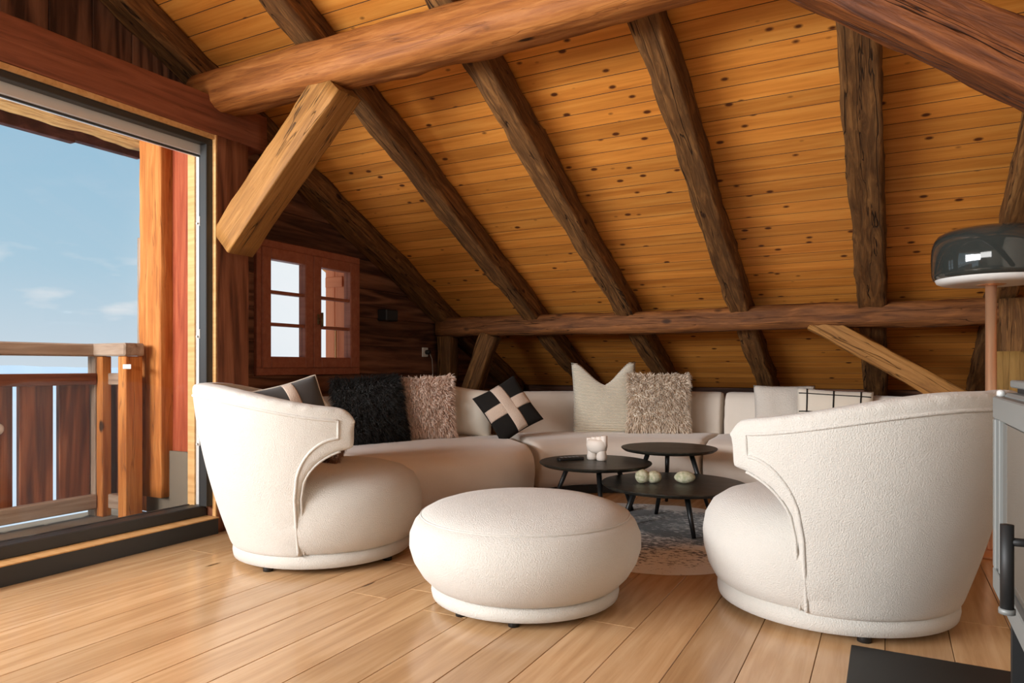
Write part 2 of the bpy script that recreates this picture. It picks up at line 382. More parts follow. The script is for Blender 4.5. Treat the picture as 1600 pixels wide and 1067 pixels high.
# --- ceiling: backing slab plus tongue-and-groove boards
RY, RZ = -0.6, ceil_z(-0.6)
mb = MB()
def slab(y0, z0, y1, z1, th, xa=-4.32, xb=XW1):
    mb.add([(xa, y0, z0), (xb, y0, z0), (xb, y1, z1), (xa, y1, z1), (xa, y0, z0 + th), (xb, y0, z0 + th), (xb, y1, z1 + th), (xa, y1, z1 + th)],
           [(0, 3, 2, 1), (4, 5, 6, 7), (0, 1, 5, 4), (1, 2, 6, 5), (2, 3, 7, 6), (3, 0, 4, 7)])
slab(RY, RZ + 0.03, 7.1, ceil_z(7.1) + 0.03, 0.2)
slab(-4.6, RZ - SL * 4.0 + 0.03, RY, RZ + 0.03, 0.2)
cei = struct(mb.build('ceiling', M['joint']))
BW = 0.1035
XC0 = -4.30
cb = MB(); L = XW1 - XC0
sec = [(0.0026, 0.0), (BW - 0.0014, 0.0), (BW - 0.0010, 0.0008), (BW - 0.0010, 0.022), (0.0014, 0.022), (0.0014, 0.0012)]
cb.add([(0, a, c) for a, c in sec] + [(L, a, c) for a, c in sec],
       [tuple(range(6)), tuple(range(11, 5, -1))] + [(i, i + 6, (i + 1) % 6 + 6, (i + 1) % 6) for i in range(6)])
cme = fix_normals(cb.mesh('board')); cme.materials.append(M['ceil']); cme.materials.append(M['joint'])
for p in cme.polygons:                           # groove flanks painted dark, so lit sides read as shaded seams
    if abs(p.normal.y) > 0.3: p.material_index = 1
y = 1.0
while y < 6.65:
    Mx = Matrix(((1, 0, 0, XC0), (0, CT, ST, y), (0, -ST, CT, ceil_z(y)), (0, 0, 0, 1)))
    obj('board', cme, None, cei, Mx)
    y += BW * CT

# --- left (gable) wall
WX = -3.53
wl = MB()
wl.box(-3.62, -3.56, 2.72, 6.75, -0.1, 0.84).box(-3.62, -3.56, 2.72, 3.16, 0.84, 1.71).box(-3.62, -3.56, 4.12, 6.75, 0.84, 1.71)
wl.box(-3.62, -3.56, 2.72, 6.75, 1.71, 3.2)
wl.box(-3.62, -3.56, -4.0, 2.9, 2.2, 4.4)
wl.box(-3.62, -3.40, 2.74, 2.80, -0.1, 3.0)
wl.box(-3.5, -3.25, -4.05, -3.15, -0.1, 2.3)
wall_left = struct(wl.build('wall_left', M['wallb']))
def hboard(y0, y1, z0, z1):
    me = MB().box(0, y1 - y0, 0, 0.035, 0, z1 - z0 - 0.002, 0.003).mesh('plank')
    obj('plank', me, M['wallb'], wall_left, Matrix.Translation((WX, y0, z0)) @ Matrix.Rotation(PI / 2, 4, 'Z'))
rows = [0, .21, .42, .63, .84, 1.057, 1.275, 1.492, 1.71, 1.92, 2.13, 2.34, 2.56]
for a, b_ in zip(rows[:-1], rows[1:]):
    yend = min(6.7, (3.98 - a) / SL)
    if 0.83 < a < 1.7:
        hboard(2.78, 3.16, a, b_); hboard(4.12, yend, a, b_)
    else:
        hboard(2.78, yend, a, b_)
yy = -0.6
while yy < 2.85:                                 # upright boards above the door head
    top = ceil_z(yy + 0.2) + 0.02
    me = MB().box(0, top - 2.2, 0, 0.208, 0, 0.03, 0.003).mesh('plank')
    obj('plank', me, M['wallb'], wall_left, Matrix(((0, 0, 1, -3.56), (0, 1, 0, yy), (1, 0, 0, 2.2), (0, 0, 0, 1))))
    yy += 0.21

# --- back knee wall, right wall, rear wall with opening made up for fill lamp
struct(MB().box(XW0, XW1, 6.72, 6.80, -0.1, 0.75).build('wall_back', M['wallb']))
struct(MB().box(2.3, 2.4, YB0, 6.8, -0.1, 4.4).build('wall_right', M['plaster']))
wr = MB().box(XW0, -3.3, -4.1, -4.0, -0.1, 2.7).box(-0.2, 2.4, -4.1, -4.0, -0.1, 2.7).box(-3.3, -0.2, -4.1, -4.0, -0.1, 1.4).box(-3.3, -0.2, -4.1, -4.0, 2.5, 2.7)
struct(wr.build('wall_rear', M['plaster']))

# --- door sill board, ledge
sill = struct(MB().box(-3.235, -3.177, -3.2, 2.595, 0.0, 0.0825, 0.002).build('baseboard_left', M['anthra']))
MB().box(-3.33, -3.178, -3.2, 2.60, 0.0825, 0.0875).build('ledge', M['strip'], sill)

# --- sliding glass door
door = struct(empty('door_1', (-3.29, 1.2, 0.08)))
def in_door(mbx, name, mat, sm=False): return mbx.build(name, mat, door, sm, Matrix.Translation((3.29, -1.2, -0.08)))
in_door(MB().box(-3.34, -3.275, -3.15, 2.60, 0.0875, 0.145, 0.004), 'bottom_rail', M['anthra'])
in_door(MB().box(-3.45, -3.34, -3.15, 2.60, 0.06, 0.130, 0.003), 'track', M['silver'])
in_door(MB().box(-3.40, -3.385, -3.15, 2.60, 0.13, 0.142), 'track_rib', M['anthra'])
in_door(MB().box(-3.365, -3.352, -3.15, 2.60, 0.13, 0.142), 'track_rib', M['anthra'])
in_door(MB().box(-3.275, -3.225, -3.15, 2.60, 2.092, 2.125, 0.003), 'head_frame', M['anthra'])
in_door(MB().box(-3.275, -3.225, 2.555, 2.60, 0.145, 2.092, 0.003), 'side_frame', M['anthra'])
in_door(MB().box(-3.345, -3.275, 2.585, 2.60, 0.13, 2.06), 'jamb_channel', M['silver'])
in_door(MB().box(-3.305, -3.295, 2.572, 2.585, 0.13, 2.06), 'channel_rib', M['anthra'])
in_door(MB().box(-3.345, -3.277, -3.15, 2.584, 2.045, 2.115), 'head_channel', M['silver'])
in_door(MB().box(-3.305, -3.295, -3.15, 2.57, 2.035, 2.045), 'channel_rib', M['anthra'])
in_door(MB().box(-3.40, -3.345, 2.575, 2.60, 0.13, 2.12), 'jamb_strip', M['strip'])
in_door(MB().box(-3.40, -3.346, -3.15, 2.60, 2.07, 2.12), 'head_strip', M['outred'])
in_door(MB().box(-3.316, -3.306, -0.5, 2.575, 0.142, 2.045), 'pane', M['glass'])
for z in (0.47, 1.05, 1.66):
    k = MB().box(-3.30, -3.28, 2.555, 2.575, z, z + 0.05, 0.003); k.tube([(-3.29, 2.565, z + .01), (-3.29, 2.545, z + .01)], 0.006, 8)
    in_door(k, 'lock_catch', M['silver'])
struct(MB().box(-3.225, -3.205, -0.6, 2.60, 2.125, 2.147).build('trim_1', M['strip']))
struct(MB().box(-3.225, -3.2, 2.595, 2.605, 0.09, 2.147).build('trim_2', M['strip']))

# --- casement window in the gable wall
win = struct(empty('window_1', (WX, 3.64, 0.84)))
Y0, Y1, Z0, Z1 = 3.15, 4.13, 0.84, 1.712
def in_win(mbx, name, mat, parent=None, sm=False):
    p = parent or win
    return mbx.build(name, mat, p, sm, Matrix.Translation((-WX, -3.64, -0.84)) if p is win else Matrix.Identity(4))
fw = 0.05
fr = MB().box(-3.60, -3.505, Y0, Y1, Z1 - fw, Z1, .004).box(-3.60, -3.505, Y0, Y1, Z0, Z0 + fw, .004)
fr.box(-3.60, -3.505, Y0, Y0 + fw * .8, Z0 + fw, Z1 - fw, .004).box(-3.60, -3.505, Y1 - fw * .8, Y1, Z0 + fw, Z1 - fw, .004)
in_win(fr, 'window_frame', M['winframe'])
ym = (Y0 + Y1) / 2
for (a, b_) in ((Y0 + .037, ym - .002), (ym + .002, Y1 - .037)):
    za, zb = Z0 + fw - .003, Z1 - fw + .003; s = 0.075
    cs = MB().box(-3.565, -3.495, a, a + s, za, zb, .006).box(-3.565, -3.495, b_ - s, b_, za, zb, .006)
    cs.box(-3.565, -3.495, a + s, b_ - s, za, za + s, .006).box(-3.565, -3.495, a + s, b_ - s, zb - s, zb, .006)
    ca = in_win(cs, 'casement', M['winframe'])
    gz0, gz1 = za + s, zb - s; st = (gz1 - gz0) / 3
    for k in (1, 2):
        in_win(MB().box(-3.555, -3.51, a + s, b_ - s, gz0 + st * k - .011, gz0 + st * k + .011, .003), 'glazing_bar', M['winframe'], ca)
    for k in range(3):
        in_win(MB().box(-3.535, -3.530, a + s, b_ - s, gz0 + st * k + (.011 if k else 0), gz0 + st * (k + 1) - (.011 if k < 2 else 0)), 'pane', M['glass'], ca)
hd = MB().box(-3.495, -3.488, ym + .03, ym + .05, 1.19, 1.26, .002)
hd.tube([(-3.49, ym + .04, 1.225), (-3.46, ym + .04, 1.225)], 0.007, 8)
hd.tube([(-3.458, ym + .04, 1.17), (-3.458, ym + .04, 1.27)], 0.009, 8)
in_win(hd, 'window_handle', plain('aged_brass', (0.22, 0.16, 0.08), 0.4, metal=0.7), None, True)

# --- main timbers -----------------------------------------------------------
RW, RH = 0.135, 0.16
RAF = [(-2.57, 'rough brown rafter rising above the diagonal brace, second from the plank gable wall'),
       (-1.765, 'rough brown rafter over the curved sofa, third from the plank gable wall'),
       (-0.92, 'rough brown rafter over the coffee tables, fourth from the plank gable wall'),
       (-0.10, 'thick gnarled rafter over the armchair by the stove, fifth from the plank gable wall'),
       (0.60, 'dark rafter above the floor lamp, sixth from the plank gable wall')]
def rafter(x, w, label):
    ya, yb = -0.45, 6.6
    n = Vector((0, -ST, -CT)) * (RH / 2)
    p0 = Vector((x, ya, ceil_z(ya))) + n; p1 = Vector((x, yb, ceil_z(yb))) + n
    o = beam('rafter', p0, p1, w, RH, M['rafter'], up=(0, ST, CT), w1=w * 1.12, rough=0.013, rnd=0.2)
    return tag(o, label, 'rafter', 'roof rafters')
rafter(-3.455, 0.14, 'dark rafter running along the top of the plank gable wall')
for x, l in RAF: rafter(x, RW * (1.12 if x == -0.10 else 0.95), l)

tag(beam('purlin', (-3.38, 2.66, 2.395), (2.3, 2.66, 2.395), 0.225, 0.225, M['purlin'], rough=0.010, rnd=0.5),
    'round orange-brown log purlin crossing high under the rafters above the brace', 'beam')
tag(beam('purlin', (-3.50, 5.2, 1.235), (1.6, 5.2, 1.235), 0.17, 0.165, M['purlin_low'], rough=0.013, rnd=0.45),
    'low dark log purlin crossing behind the curved sofa', 'beam')
tag(beam('header_beam', (-3.38, -3.2, 2.25), (-3.38, 2.95, 2.25), 0.36, 0.205, M['header'], rough=0.003, rnd=0.05),
    'smooth red-brown header beam over the sliding glass door', 'beam')
tag(beam('post', (-3.305, 2.713, 0.0), (-3.305, 2.713, 2.148), 0.215, 0.21, M['post'], up=(1, 0, 0), rough=0.003, rnd=0.05),
    'red-brown square post between glass door and small window', 'post')
tag(beam('brace', (-3.17, 2.68, 1.57), (-2.40, 2.68, 2.30), 0.17, 0.18, M['brace'], up=(-0.7, 0, 0.7), rough=0.006, rnd=0.08),
    'light brown diagonal brace from the door post up to the log purlin', 'brace')
tag(beam('brace', (-0.50, 2.60, 2.47), (1.35, 2.60, 1.05), 0.18, 0.185, M['brace_dark'], up=(0.6, 0, 0.8), rough=0.010, rnd=0.25),
    'thick red-brown diagonal brace coming down from the roof above the stove', 'brace')
tag(beam('brace', (-0.45, 5.2, 1.21), (0.62, 5.2, 0.55), 0.13, 0.135, M['brace'], up=(0.5, 0, 0.86), rough=0.010, rnd=0.2),
    'orange-brown diagonal brace below the low purlin behind the stove-side armchair', 'brace')
tag(beam('brace', (-2.98, 5.2, 1.17), (-3.32, 5.2, 0.35), 0.14, 0.15, M['rafter'], up=(-0.9, 0, 0.3), rough=0.010, rnd=0.2),
    'dark diagonal brace below the low purlin beside the wall socket', 'brace')
tag(beam('post', (-3.42, 5.2, 0.0), (-3.42, 5.2, 1.16), 0.14, 0.14, M['rafter'], up=(1, 0, 0), rough=0.008, rnd=0.15),
    'dark upright post in the back corner beside the wall socket', 'post')
tag(beam('post', (0.70, 5.13, 0.0), (0.70, 5.13, 1.30), 0.2, 0.24, M['rafter'], up=(1, 0, 0), rough=0.014, rnd=0.2),
    'rough dark post behind the floor lamp', 'post')
tag(beam('timber_block', (0.655, 4.95, 0.0), (0.655, 4.95, 0.985), 0.14, 0.26, M['golden'], up=(1, 0, 0), rough=0.010, rnd=0.1),
    'short golden-brown timber stub standing before the dark post behind the lamp', 'timber')

# --- balcony outside
bal = struct(MB().box(-4.12, -3.45, -3.2, 2.62, -0.06, 0.05).build('floor_balcony', None))
m, nt, bs = mat_new('bitumen_mat')
n1 = nt.nodes.new('ShaderNodeTexNoise'); n1.inputs['Scale'].default_value = 300
r1 = nt.nodes.new('ShaderNodeValToRGB'); r1.color_ramp.elements[0].color = (0.05, 0.04, 0.03, 1); r1.color_ramp.elements[1].color = (0.34, 0.27, 0.19, 1)
r1.color_ramp.elements[0].position = 0.35; r1.color_ramp.elements[1].position = 0.68
tcc = nt.nodes.new('ShaderNodeTexCoord'); nt.links.new(tcc.outputs['Object'], n1.inputs[0]); nt.links.new(n1.outputs[0], r1.inputs[0]); nt.links.new(r1.outputs[0], bs.inputs[0])
bs.inputs['Roughness'].default_value = 0.95
M['mat'] = m; bal.data.materials.append(m)

rail = empty('balcony_railing', (-4.0, 1.2, 0.05))
tag(rail, 'wooden balcony railing of wide upright boards outside the glass door', 'railing')
RI = Matrix.Translation((4.0, -1.2, -0.05))
def in_rail(mbx, name, mat): return mbx.build(name, mat, rail, False, RI)
def xb(name, x0, x1, y0, y1, z0, z1, mat, axis, parent, inv=None, ch=0.004):
    """box whose local X follows the given world axis so the grain runs along it"""
    d = (x1 - x0, y1 - y0, z1 - z0)
    if axis == 'Y': R = Matrix(((0, 1, 0, x0), (1, 0, 0, y0), (0, 0, 1, z0), (0, 0, 0, 1))); D = (d[1], d[0], d[2])
    elif axis == 'Z': R = Matrix(((0, 0, 1, x0), (0, 1, 0, y0), (1, 0, 0, z0), (0, 0, 0, 1))); D = (d[2], d[1], d[0])
    else: R = Matrix.Translation((x0, y0, z0)); D = d
    me = MB().box(0, D[0], 0, D[1], 0, D[2], ch).mesh(name)
    fix_normals(me)
    return obj(name, me, mat, parent, (inv @ R) if inv is not None else R)
xb('cap_rail', -4.06, -3.94, -3.1, 2.45, 0.955, 1.025, M['railc'], 'Y', rail, RI, .008)
xb('cap_rail', -4.02, -3.66, 2.38, 2.50, 0.957, 1.027, M['railc'], 'X', rail, RI, .008)
xb('upper_rail', -3.99, -3.94, -3.1, 2.40, 0.795, 0.860, M['railb'], 'Y', rail, RI)
xb('upper_rail', -3.94, -3.70, 2.44, 2.49, 0.795, 0.860, M['railc'], 'X', rail, RI)
xb('lower_rail', -3.99, -3.94, -3.1, 2.40, 0.095, 0.175, M['railc'], 'Y', rail, RI)
xb('lower_rail', -3.94, -3.70, 2.44, 2.49, 0.095, 0.175, M['railc'], 'X', rail, RI)
yb = 2.395
for k in range(20):
    xb('upright_board', -4.03, -3.995, yb - 0.168, yb, 0.10, 0.845, M['railb'], 'Z', rail, RI)
    yb -= 0.20
    if yb < -1.2: break
xb('upright_board', -4.0, -3.72, 2.495, 2.52, 0.10, 0.845, M['railb'], 'Z', rail, RI)
xb('corner_post', -4.03, -3.96, 2.40, 2.47, 0.05, 0.96, M['railc'], 'Z', rail, RI)
xb('corner_post', -3.955, -3.90, 2.405, 2.46, 0.05, 0.955, M['outer'], 'Z', rail, RI)
xb('wall_post', -3.75, -3.68, 2.40, 2.50, 0.05, 0.955, M['outer'], 'Z', rail, RI)
xb('wall_bracket', -3.70, -3.63, 2.396, 2.40, 0.885, 0.91, M['silver'], 'X', rail, RI, 0.001)
k = MB().lathe([(0.0, 0), (0.028, 0.001), (0.03, 0.012), (0.012, 0.02)], 20)
kn = k.build('glint_disc', plain('glint_white', (0.85, 0.82, 0.78), 0.4), rail, True, RI @ Matrix.Translation((-3.994, 1.918, 0.58)) @ Matrix.Rotation(PI / 2, 4, 'Y'))  # white disc added in place of a light reflection

scr = empty('timber_screen', (-3.65, 2.62, 0.05))
tag(scr, 'weathered orange timber side screen closing the balcony beside the glass door', 'screen')
SI = Matrix.Translation((3.65, -2.62, -0.05))
xb('red_board', -3.60, -3.40, 2.625, 2.66, 0.05, 2.23, M['outred'], 'Z', scr, SI)
tp = beam('timber_post', (-3.69, 2.60, 0.16), (-3.69, 2.60, 2.235), 0.10, 0.185, M['outer'], up=(1, 0, 0), rough=0.006, rnd=0.1); tp.parent = scr; tp.matrix_local = SI @ frame((-3.69, 2.60, 0.16), (0, 0, 1), (1, 0, 0))
xb('edge_board', -3.885, -3.79, 2.625, 2.67, 0.05, 2.23, M['outer'], 'Z', scr, SI)
xb('edge_batten', -3.925, -3.885, 2.63, 2.70, 0.9, 1.66, M['railc'], 'Z', scr, SI)
xb('flashing', -3.80, -3.40, 2.605, 2.625, 0.05, 0.42, M['mat'], 'X', scr, SI, .001)

tag(beam('lintel', (-3.75, -3.0, 2.275), (-3.75, 2.66, 2.275), 0.42, 0.17, M['lintel'], rough=0.012, rnd=0.1),
    'rough golden hewn lintel outside above the glass door', 'beam')
fa = empty('eave_fascia', (-4.6, 1.0, 2.32)); tag(fa, 'dark ragged eave boards hanging above the balcony', 'eave')
FI = Matrix.Translation((4.6, -1.0, -2.32))
yq = -2.2; rr = random.Random(5)
while yq < 3.0:
    w = 0.32 + rr.random() * 0.14; z0 = 2.325 + rr.uniform(-0.02, 0.02)
    xb('shingle', -4.62 - rr.random() * .02, -4.58, yq, min(yq + w + .01, 3.1), z0, 2.55, M['fascia'], 'Y', fa, FI, .003); yq += w
xb('soffit_board', -4.60, -3.72, -2.2, 3.1, 2.50, 2.53, M['fascia'], 'Y', fa, FI)

shu = empty('window_shutter', (-3.62, 4.10, 0.82)); tag(shu, 'open orange wooden shutter standing outside the small window', 'shutter')
HI = Matrix.Translation((3.62, -4.10, -0.82))
xb('shutter_board', -3.82, -3.727, 4.10, 4.13, 0.80, 1.75, M['shutter'], 'Z', shu, HI)
xb('shutter_board', -3.725, -3.63, 4.10, 4.13, 0.80, 1.75, M['shutter'], 'Z', shu, HI)
xb('batten', -3.81, -3.64, 4.085, 4.10, 1.50, 1.58, M['shutter'], 'X', shu, HI)
xb('shutter_stay', -3.70, -3.69, 4.07, 4.085, 0.84, 1.2, M['strip'], 'Z', shu, HI, .001)

# far valley and mountain range
def hills(name, dist, seed, amp, base, col, label):
    V = []; F = []; n = 160
    for i in range(n + 1):
        a = math.radians(95 + 85 * i / n)
        for j, (dd, hh) in enumerate(((0.86, -900), (1.0, 1), (1.2, -900))):
            z = -900 if hh < 0 else base + amp * (noise.noise((i * 0.055, seed, 0)) + 0.35 * noise.noise((i * 0.25, seed, 4)))
            V.append((dist * dd * math.cos(a), dist * dd * math.sin(a), z))
    for i in range(n):
        for j in range(2): F.append((i * 3 + j, (i + 1) * 3 + j, (i + 1) * 3 + j + 1, i * 3 + j + 1))
    me = bpy.data.meshes.new(name); me.from_pydata(V, [], F); me.update(); fix_normals(me)
    o = obj(name, me, plain(name + '_m', col, 1.0, spec=0.0))
    return tag(o, label, 'mountains')
hills('mountain_range', 26000, 2.0, 130, 10, (0.80, 0.88, 0.93), 'pale blue mountain range on the horizon beyond the balcony')  # aerial haze put into the mountains' base colour
gv = MB().box(-60000, 20000, -20000, 60000, -905, -900).build('valley', plain('valley_haze', (0.70, 0.74, 0.76), 1.0, spec=0)); gv['kind'] = 'structure'  # pale haze over the valley painted into its base colour

# =================================================================== FURNITURE
def smoothstep(t): t = max(0.0, min(1.0, t)); return t * t * (3 - 2 * t)
def copy_tree(o, parent=None):
    c = o.copy(); COL.objects.link(c)
    if parent is not None: c.parent = parent
    for ch in list(o.children): copy_tree(ch, c)
    return c
def remesh(o, voxel, it=8, fac=0.5):
    r = o.modifiers.new('remesh', 'REMESH'); r.mode = 'VOXEL'; r.voxel_size = voxel; r.use_smooth_shade = True
    s = o.modifiers.new('smooth', 'SMOOTH'); s.factor = fac; s.iterations = it

# --- tub armchair -----------------------------------------------------------
A_TIP, A_SEAM = 80.0, 107.0
def sh_top(th):                      # rim height by angle from the front (degrees)
    t = smoothstep((th - A_TIP) / 85.0); return 0.722 + 0.10 * t - 0.05 * max(0.0, 1 - (th - A_TIP) / 7.0) ** 2
def sh_rtop(th): return 0.515 + 0.075 * smoothstep((th - 85) / 95.0)
def sh_r(th, z):
    t = max(0.0, min(1.0, (z - 0.08) / (sh_top(th) - 0.08)))
    return 0.420 + (sh_rtop(th) - 0.420) * (0.35 * t + 0.65 * (1 - (1 - t) ** 2.0))
def sh_bot(th):
    if th >= A_SEAM: return 0.075
    f = (A_SEAM - th) / (A_SEAM - A_TIP); return 0.33 + 0.215 * math.sqrt(max(0.0, 1 - (1 - f) ** 2))
def shell_mesh():
    ths = [A_TIP + (A_SEAM - A_TIP) * i / 14 for i in range(15)]
    ths[-1] = A_SEAM - 0.05
    ths += [A_SEAM + 0.05] + [A_SEAM + (180 - A_SEAM) * i / 24 for i in range(1, 25)]
    full = ths + [360 - t for t in reversed(ths[:-1])]
    V = []; F = []; nz = 18; ring = 2 * (nz + 1)
    for tt in full:
        th = tt if tt <= 180 else 360 - tt
        zb, zt = sh_bot(th), sh_top(th); a = math.radians(tt)
        for k in range(nz + 1):
            z = zb + (zt - zb) * k / nz; r = sh_r(th, z); V.append((r * math.cos(a), r * math.sin(a), z))
        for k in range(nz, -1, -1):
            z = zb + (zt - zb) * k / nz; q = (z - 0.08) / (zt - 0.08); r = sh_r(th, z) - (0.085 + 0.02 * q); V.append((r * math.cos(a), r * math.sin(a), z))
    n = len(full)
    for i in range(n - 1):
        for k in range(ring): F.append((i * ring + k, (i + 1) * ring + k, (i + 1) * ring + (k + 1) % ring, i * ring + (k + 1) % ring))
    for i, rev in ((0, False), (n - 1, True)):
        for k in range(nz):
            q = (i * ring + k, i * ring + k + 1, i * ring + ring - 2 - k, i * ring + ring - 1 - k); F.append(q[::-1] if rev else q)
    me = bpy.data.meshes.new('backrest'); me.from_pydata(V, [], F); me.update(); return fix_normals(me)

def make_armchair():
    root = empty('armchair')
    base = MB().lathe([(0.10, 0.022), (0.395, 0.022), (0.412, 0.028), (0.416, 0.05), (0.414, 0.078), (0.40, 0.088), (0.1, 0.088)], 72).build('base_band', M['white'], root, True)
    prof = [(0.05, 0.082), (0.395, 0.082), (0.418, 0.095), (0.442, 0.14), (0.458, 0.20), (0.462, 0.26), (0.452, 0.32), (0.425, 0.368), (0.375, 0.402), (0.30, 0.424), (0.20, 0.436), (0.1, 0.441), (0.0, 0.442)]
    seat = MB().lathe(prof, 72).build('seat_cushion', M['white'], root, True, Matrix.Translation((0.012, 0, 0)))
    bk = obj('backrest', shell_mesh(), M['white'], root); remesh(bk, 0.011, 26, 0.5)
    for s in (1, -1):                                  # piping around the outer panel
        pts = []
        for k in range(18):                            # up the front seam
            z = 0.09 + (0.34 - 0.09) * k / 17; pts.append((A_SEAM + 2.6, z))
        for k in range(1, 15):
            f = k / 14; th = A_SEAM + 2.6 - (A_SEAM - A_TIP - 6) * f; pts.append((th, 0.34 + 0.255 * math.sqrt(1 - (1 - f) ** 2)))
        tp = pts[-1]
        for k in range(1, 5): pts.append((tp[0], tp[1] + (sh_top(tp[0]) - 0.055 - tp[1]) * k / 4))
        for k in range(1, 41):
            th = tp[0] + (180 - tp[0]) * k / 40; pts.append((th, sh_top(th) - 0.055))
        P = [Vector(((sh_r(t, z) - 0.0015) * math.cos(math.radians(t)), s * (sh_r(t, z) - 0.0015) * math.sin(math.radians(t)), z)) for t, z in pts]
        MB().tube(P, 0.0065, 8).build('piping', M['white'], root, True)
        # edge seam along the arm front
        pts2 = [(A_SEAM - 0.5, 0.09 + 0.25 * k / 12) for k in range(13)]
        for k in range(1, 14):
            f = k / 13; pts2.append((A_SEAM - 0.5 - (A_SEAM - A_TIP) * 0.72 * f, 0.34 + 0.207 * math.sqrt(1 - (1 - 0.72 * f) ** 2)))
        P = [Vector(((sh_r(t, z) - 0.010) * math.cos(math.radians(t)), s * (sh_r(t, z) - 0.010) * math.sin(math.radians(t)), z)) for t, z in pts2]
        MB().tube(P, 0.005, 6).build('edge_seam', M['white'], root, True)
    for a in (45, 135, 225, 315):
        f = MB().lathe([(0.02, 0.0), (0.022, 0.001), (0.022, 0.03), (0.018, 0.031)], 14)
        f.build('foot', M['black'], root, True, Matrix.Translation((0.37 * math.cos(math.radians(a)), 0.37 * math.sin(math.radians(a)), 0)))
    return root
chair1 = make_armchair()
chair2 = copy_tree(chair1)
chair1.location = (-2.424, 2.594, 0); chair1.rotation_euler = (0, 0, math.radians(48))
chair2.location = (-0.19, 2.923, 0); chair2.rotation_euler = (0, 0, math.radians(154))
tag(chair1, 'white tub armchair with grey cushion inside, beside the glass door', 'armchair', 'tub armchairs')
tag(chair2, 'white tub armchair in front of the floor lamp beside the stove', 'armchair', 'tub armchairs')

# --- round ottoman
ot = empty('ottoman', (-1.252, 2.449, 0)); tag(ot, 'round white puffy ottoman in front of the coffee tables', 'ottoman')
MB().lathe([(0.1, 0.02), (0.345, 0.02), (0.36, 0.026), (0.364, 0.045), (0.362, 0.066), (0.35, 0.074), (0.1, 0.074)], 72).build('base_band', M['white'], ot, True)
MB().lathe([(0.05, 0.07), (0.345, 0.07), (0.37, 0.082), (0.402, 0.115), (0.432, 0.165), (0.447, 0.215), (0.446, 0.262), (0.428, 0.305), (0.405, 0.331)], 80).build('body', M['white'], ot, True)
MB().lathe([(0.405, 0.3305), (0.398, 0.338), (0.365, 0.356), (0.31, 0.373), (0.23, 0.386), (0.13, 0.393), (0.0, 0.396)], 80).build('top_panel', M['white'], ot, True)
MB().tube([(0.4035 * math.cos(2 * PI * k / 96), 0.4035 * math.sin(2 * PI * k / 96), 0.3315) for k in range(97)], 0.0035, 6, False).build('seam', M['white'], ot, True)
for a in (20, 110, 200, 290, 250):
    MB().lathe([(0.018, 0.0), (0.02, 0.001), (0.02, 0.026), (0.016, 0.027)], 12).build('foot', M['black'], ot, True, Matrix.Translation((0.315 * math.cos(math.radians(a)), 0.315 * math.sin(math.radians(a)), 0)))

# --- curved modular sofa
def cat(pts, n):
    P = [Vector((*p, 0)) for p in pts]; P = [2 * P[0] - P[1]] + P + [2 * P[-1] - P[-2]]
    out = []; segs = len(P) - 3
    for i in range(n + 1):
        t = i / n * segs; k = min(int(t), segs - 1); t -= k
        a, b_, c, d = P[k:k + 4]
        out.append(0.5 * ((2 * b_) + (c - a) * t + (2 * a - 5 * b_ + 4 * c - d) * t * t + (3 * b_ - a - 3 * c + d) * t ** 3))
    return out
def loft(sections, name):
    n = len(sections); r = len(sections[0]); V = [p for s in sections for p in s]; F = []
    for i in range(n - 1):
        for k in range(r): F.append((i * r + k, (i + 1) * r + k, (i + 1) * r + (k + 1) % r, i * r + (k + 1) % r))
    F.append(tuple(range(r))); F.append(tuple((n - 1) * r + k for k in range(r)))
    me = bpy.data.meshes.new(name); me.from_pydata(V, [], F); me.update(); return fix_normals(me)
SOFA = 'curved cream sofa modules'
def sofa_module(front, back, label, bt=0.21, seat_h=0.385, back_h=0.70):
    n = 26; fr = cat(front, n); bk = cat(back, n)
    org = (fr[n // 2] + bk[n // 2]) / 2
    root = empty('sofa_module', org); tag(root, label, 'sofa', SOFA)
    Ti = Matrix.Translation(-org)
    sec = []; sec2 = []; sec3 = []
    for f, b_ in zip(fr, bk):
        d = (b_ - f); L = d.length; d.normalize()
        pf = [(0.07, 0.055), (0.015, 0.10), (-0.012, 0.20), (-0.008, 0.27), (0.02, 0.325), (0.07, 0.36), (0.16, seat_h), (L * .5, seat_h + .012), (L - bt + .03, seat_h - 0.005), (L - bt + .03, 0.055)]
        sec.append([f + d * a + Vector((0, 0, z)) for a, z in pf])
        q = [(L - bt - .015, 0.30), (L - bt - .02, 0.45), (L - bt + .0, 0.58), (L - bt + .02, back_h - .05), (L - bt + .06, back_h - .008), (L - bt / 2, back_h), (L - .05, back_h - .01), (L - .01, back_h - .06), (L, .5), (L - .01, .2), (L - .03, .055), (L - bt, .055)]
        sec2.append([f + d * a + Vector((0, 0, z)) for a, z in q])
        p = [(0.06, 0.004), (0.06, 0.06), (L - .04, 0.06), (L - .04, 0.004)]
        sec3.append([f + d * a + Vector((0, 0, z)) for a, z in p])
    s = obj('seat_cushion', loft(sec, 'seat_cushion'), M['sofa'], root, Ti); remesh(s, 0.018, 10, 0.5)
    s = obj('backrest', loft(sec2, 'backrest'), M['sofa'], root, Ti); remesh(s, 0.016, 8, 0.5)
    obj('plinth', loft(sec3, 'plinth'), M['black'], root, Ti)
    return root
sofa_module([(-2.42, 3.12), (-2.20, 3.42), (-2.02, 3.80), (-2.02, 4.10)], [(-3.42, 3.12), (-3.42, 3.75), (-3.28, 4.35), (-2.86, 4.86)],
            'cream curved sofa module with a black fur cushion along the plank gable wall')
